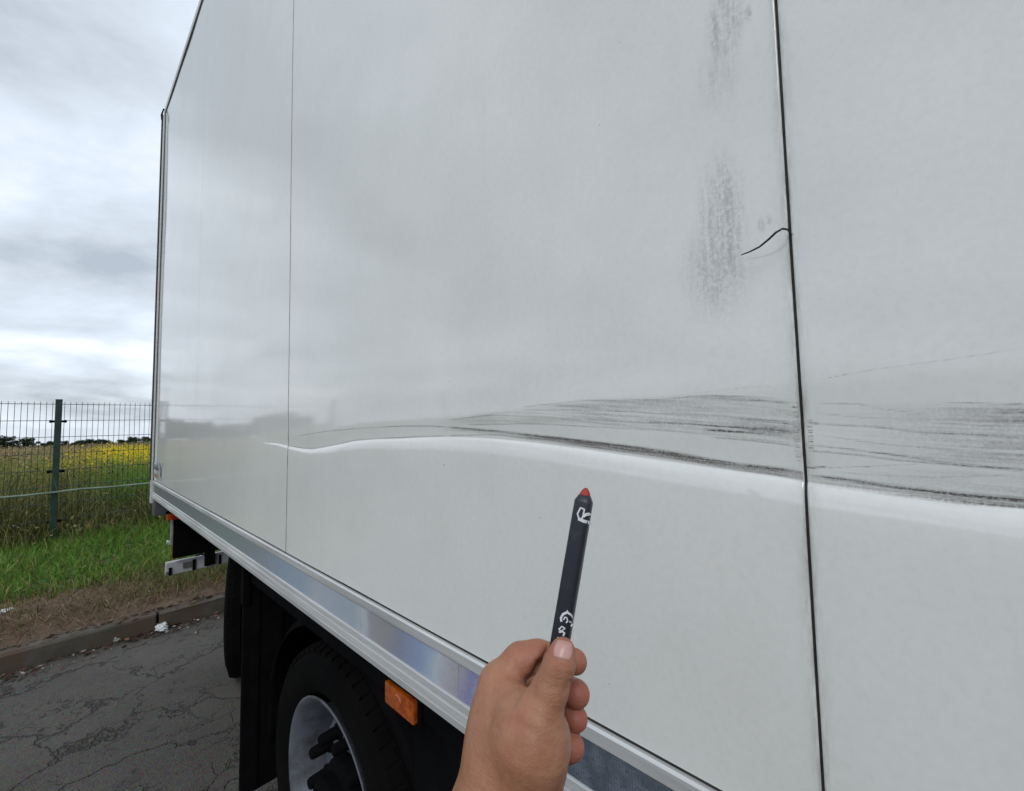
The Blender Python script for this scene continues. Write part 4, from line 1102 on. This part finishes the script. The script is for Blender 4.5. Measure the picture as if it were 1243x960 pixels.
_c = SKIN.mix(SKIN.maprange(SKIN.noise(55, 3, .6), .5, .7, 0, .4), _c, (.37, .20, .122))
_c = SKIN.mix(SKIN.attr('red'), _c, (.36, .095, .075))
SKIN.set(Base_Color=_c, Roughness=SKIN.maprange(SKIN.noise(300, 3), .3, .7, .42, .58), Subsurface_Weight=.12, Subsurface_Scale=.004, Specular_IOR_Level=.4)
SKIN.b.inputs['Subsurface Radius'].default_value = (1.0, .35, .2)
_w = SKIN.vor(520, 'DISTANCE_TO_EDGE'); _w2 = SKIN.noise(1, 4, .6, vec=SKIN.map((180, 180, 420)))
SKIN.bump(SKIN.math('ADD', SKIN.math('MULTIPLY', _w, .6), SKIN.math('MULTIPLY', _w2, 1.0)), .42, .0010); SKIN = SKIN.m
me = fastmesh('hand', EYE+HV@RM.T, HF)
red = np.zeros(len(HV))
for px, py, d, r, s_ in [(704, 842, .285, 20, .85), (703, 872, .285, 20, .85), (698, 906, .282, 22, .7), (702, 804, .28, 16, .75), (684, 784, .245, 18, .55), (634, 855, .235, 9, .5), (628, 872, .235, 9, .3), (650, 792, .28, 26, .45), (600, 815, .265, 22, .3), (672, 815, .23, 16, .25)]:
    red = np.maximum(red, s_*np.exp(-(np.linalg.norm(HV-CS(px, py, d), axis=1)/(r*PXM))**2))
at = me.attributes.new('red', 'FLOAT', 'POINT'); at.data.foreach_set('value', red.astype(np.float32))
hand = link('hand', me, SKIN, None, True)
tag(hand, 'bare left hand and forearm gripping the black crayon', 'hand')
# thumb nail: curved plate laid on the thumb's back
def surf_depth(px, py):
    d = np.full(px.shape, .21)
    v = np.stack([(px-621.5)/FPX, -(py-480)/FPX, np.ones_like(px)], -1)
    for _ in range(60): d = d+handsdf(v*d[..., None])*.7
    return v*d[..., None]
uu, vv = np.meshgrid(np.linspace(-1, 1, 15), np.linspace(-1, 1, 17))
tx_, ty_ = uu*np.sqrt(1-vv**2/2), vv*np.sqrt(1-uu**2/2)                 # square to disc
sq = np.sign(ty_)*np.abs(ty_)
ang = R_(14)
tx2, ty2 = .45*uu+.55*tx_, .45*vv+.55*ty_
bx_, by_ = tx2*12.4*(1-.10*np.clip(-vv, 0, 1)), ty2*12.6
npx = 683.6+bx_*cos(ang)-by_*sin(ang)*.8; npy = 789.0+by_*cos(ang)+bx_*sin(ang)*1.0
NP = surf_depth(npx, npy); rr_ = np.maximum(np.abs(uu), np.abs(vv))
vd = NP/np.linalg.norm(NP, axis=-1)[..., None]
NP = NP-vd*(.0006-.0011*np.clip((rr_-.72)/.28, 0, 1)**2)[..., None]
NV = EYE+NP.reshape(-1, 3)@RM.T
NF = [(j*15+i, j*15+i+1, (j+1)*15+i+1, (j+1)*15+i) for j in range(16) for i in range(14)]
NAIL = Mat('nail'); NAIL.set(Base_Color=NAIL.mix(NAIL.maprange(NAIL.noise(160, 3), .35, .65), (.46, .25, .215), (.52, .30, .26)), Roughness=.38, Coat_Weight=.15); NAIL = NAIL.m
me = mesh('thumbnail', NV, NF); o = link('thumbnail', me, NAIL, hand, True)
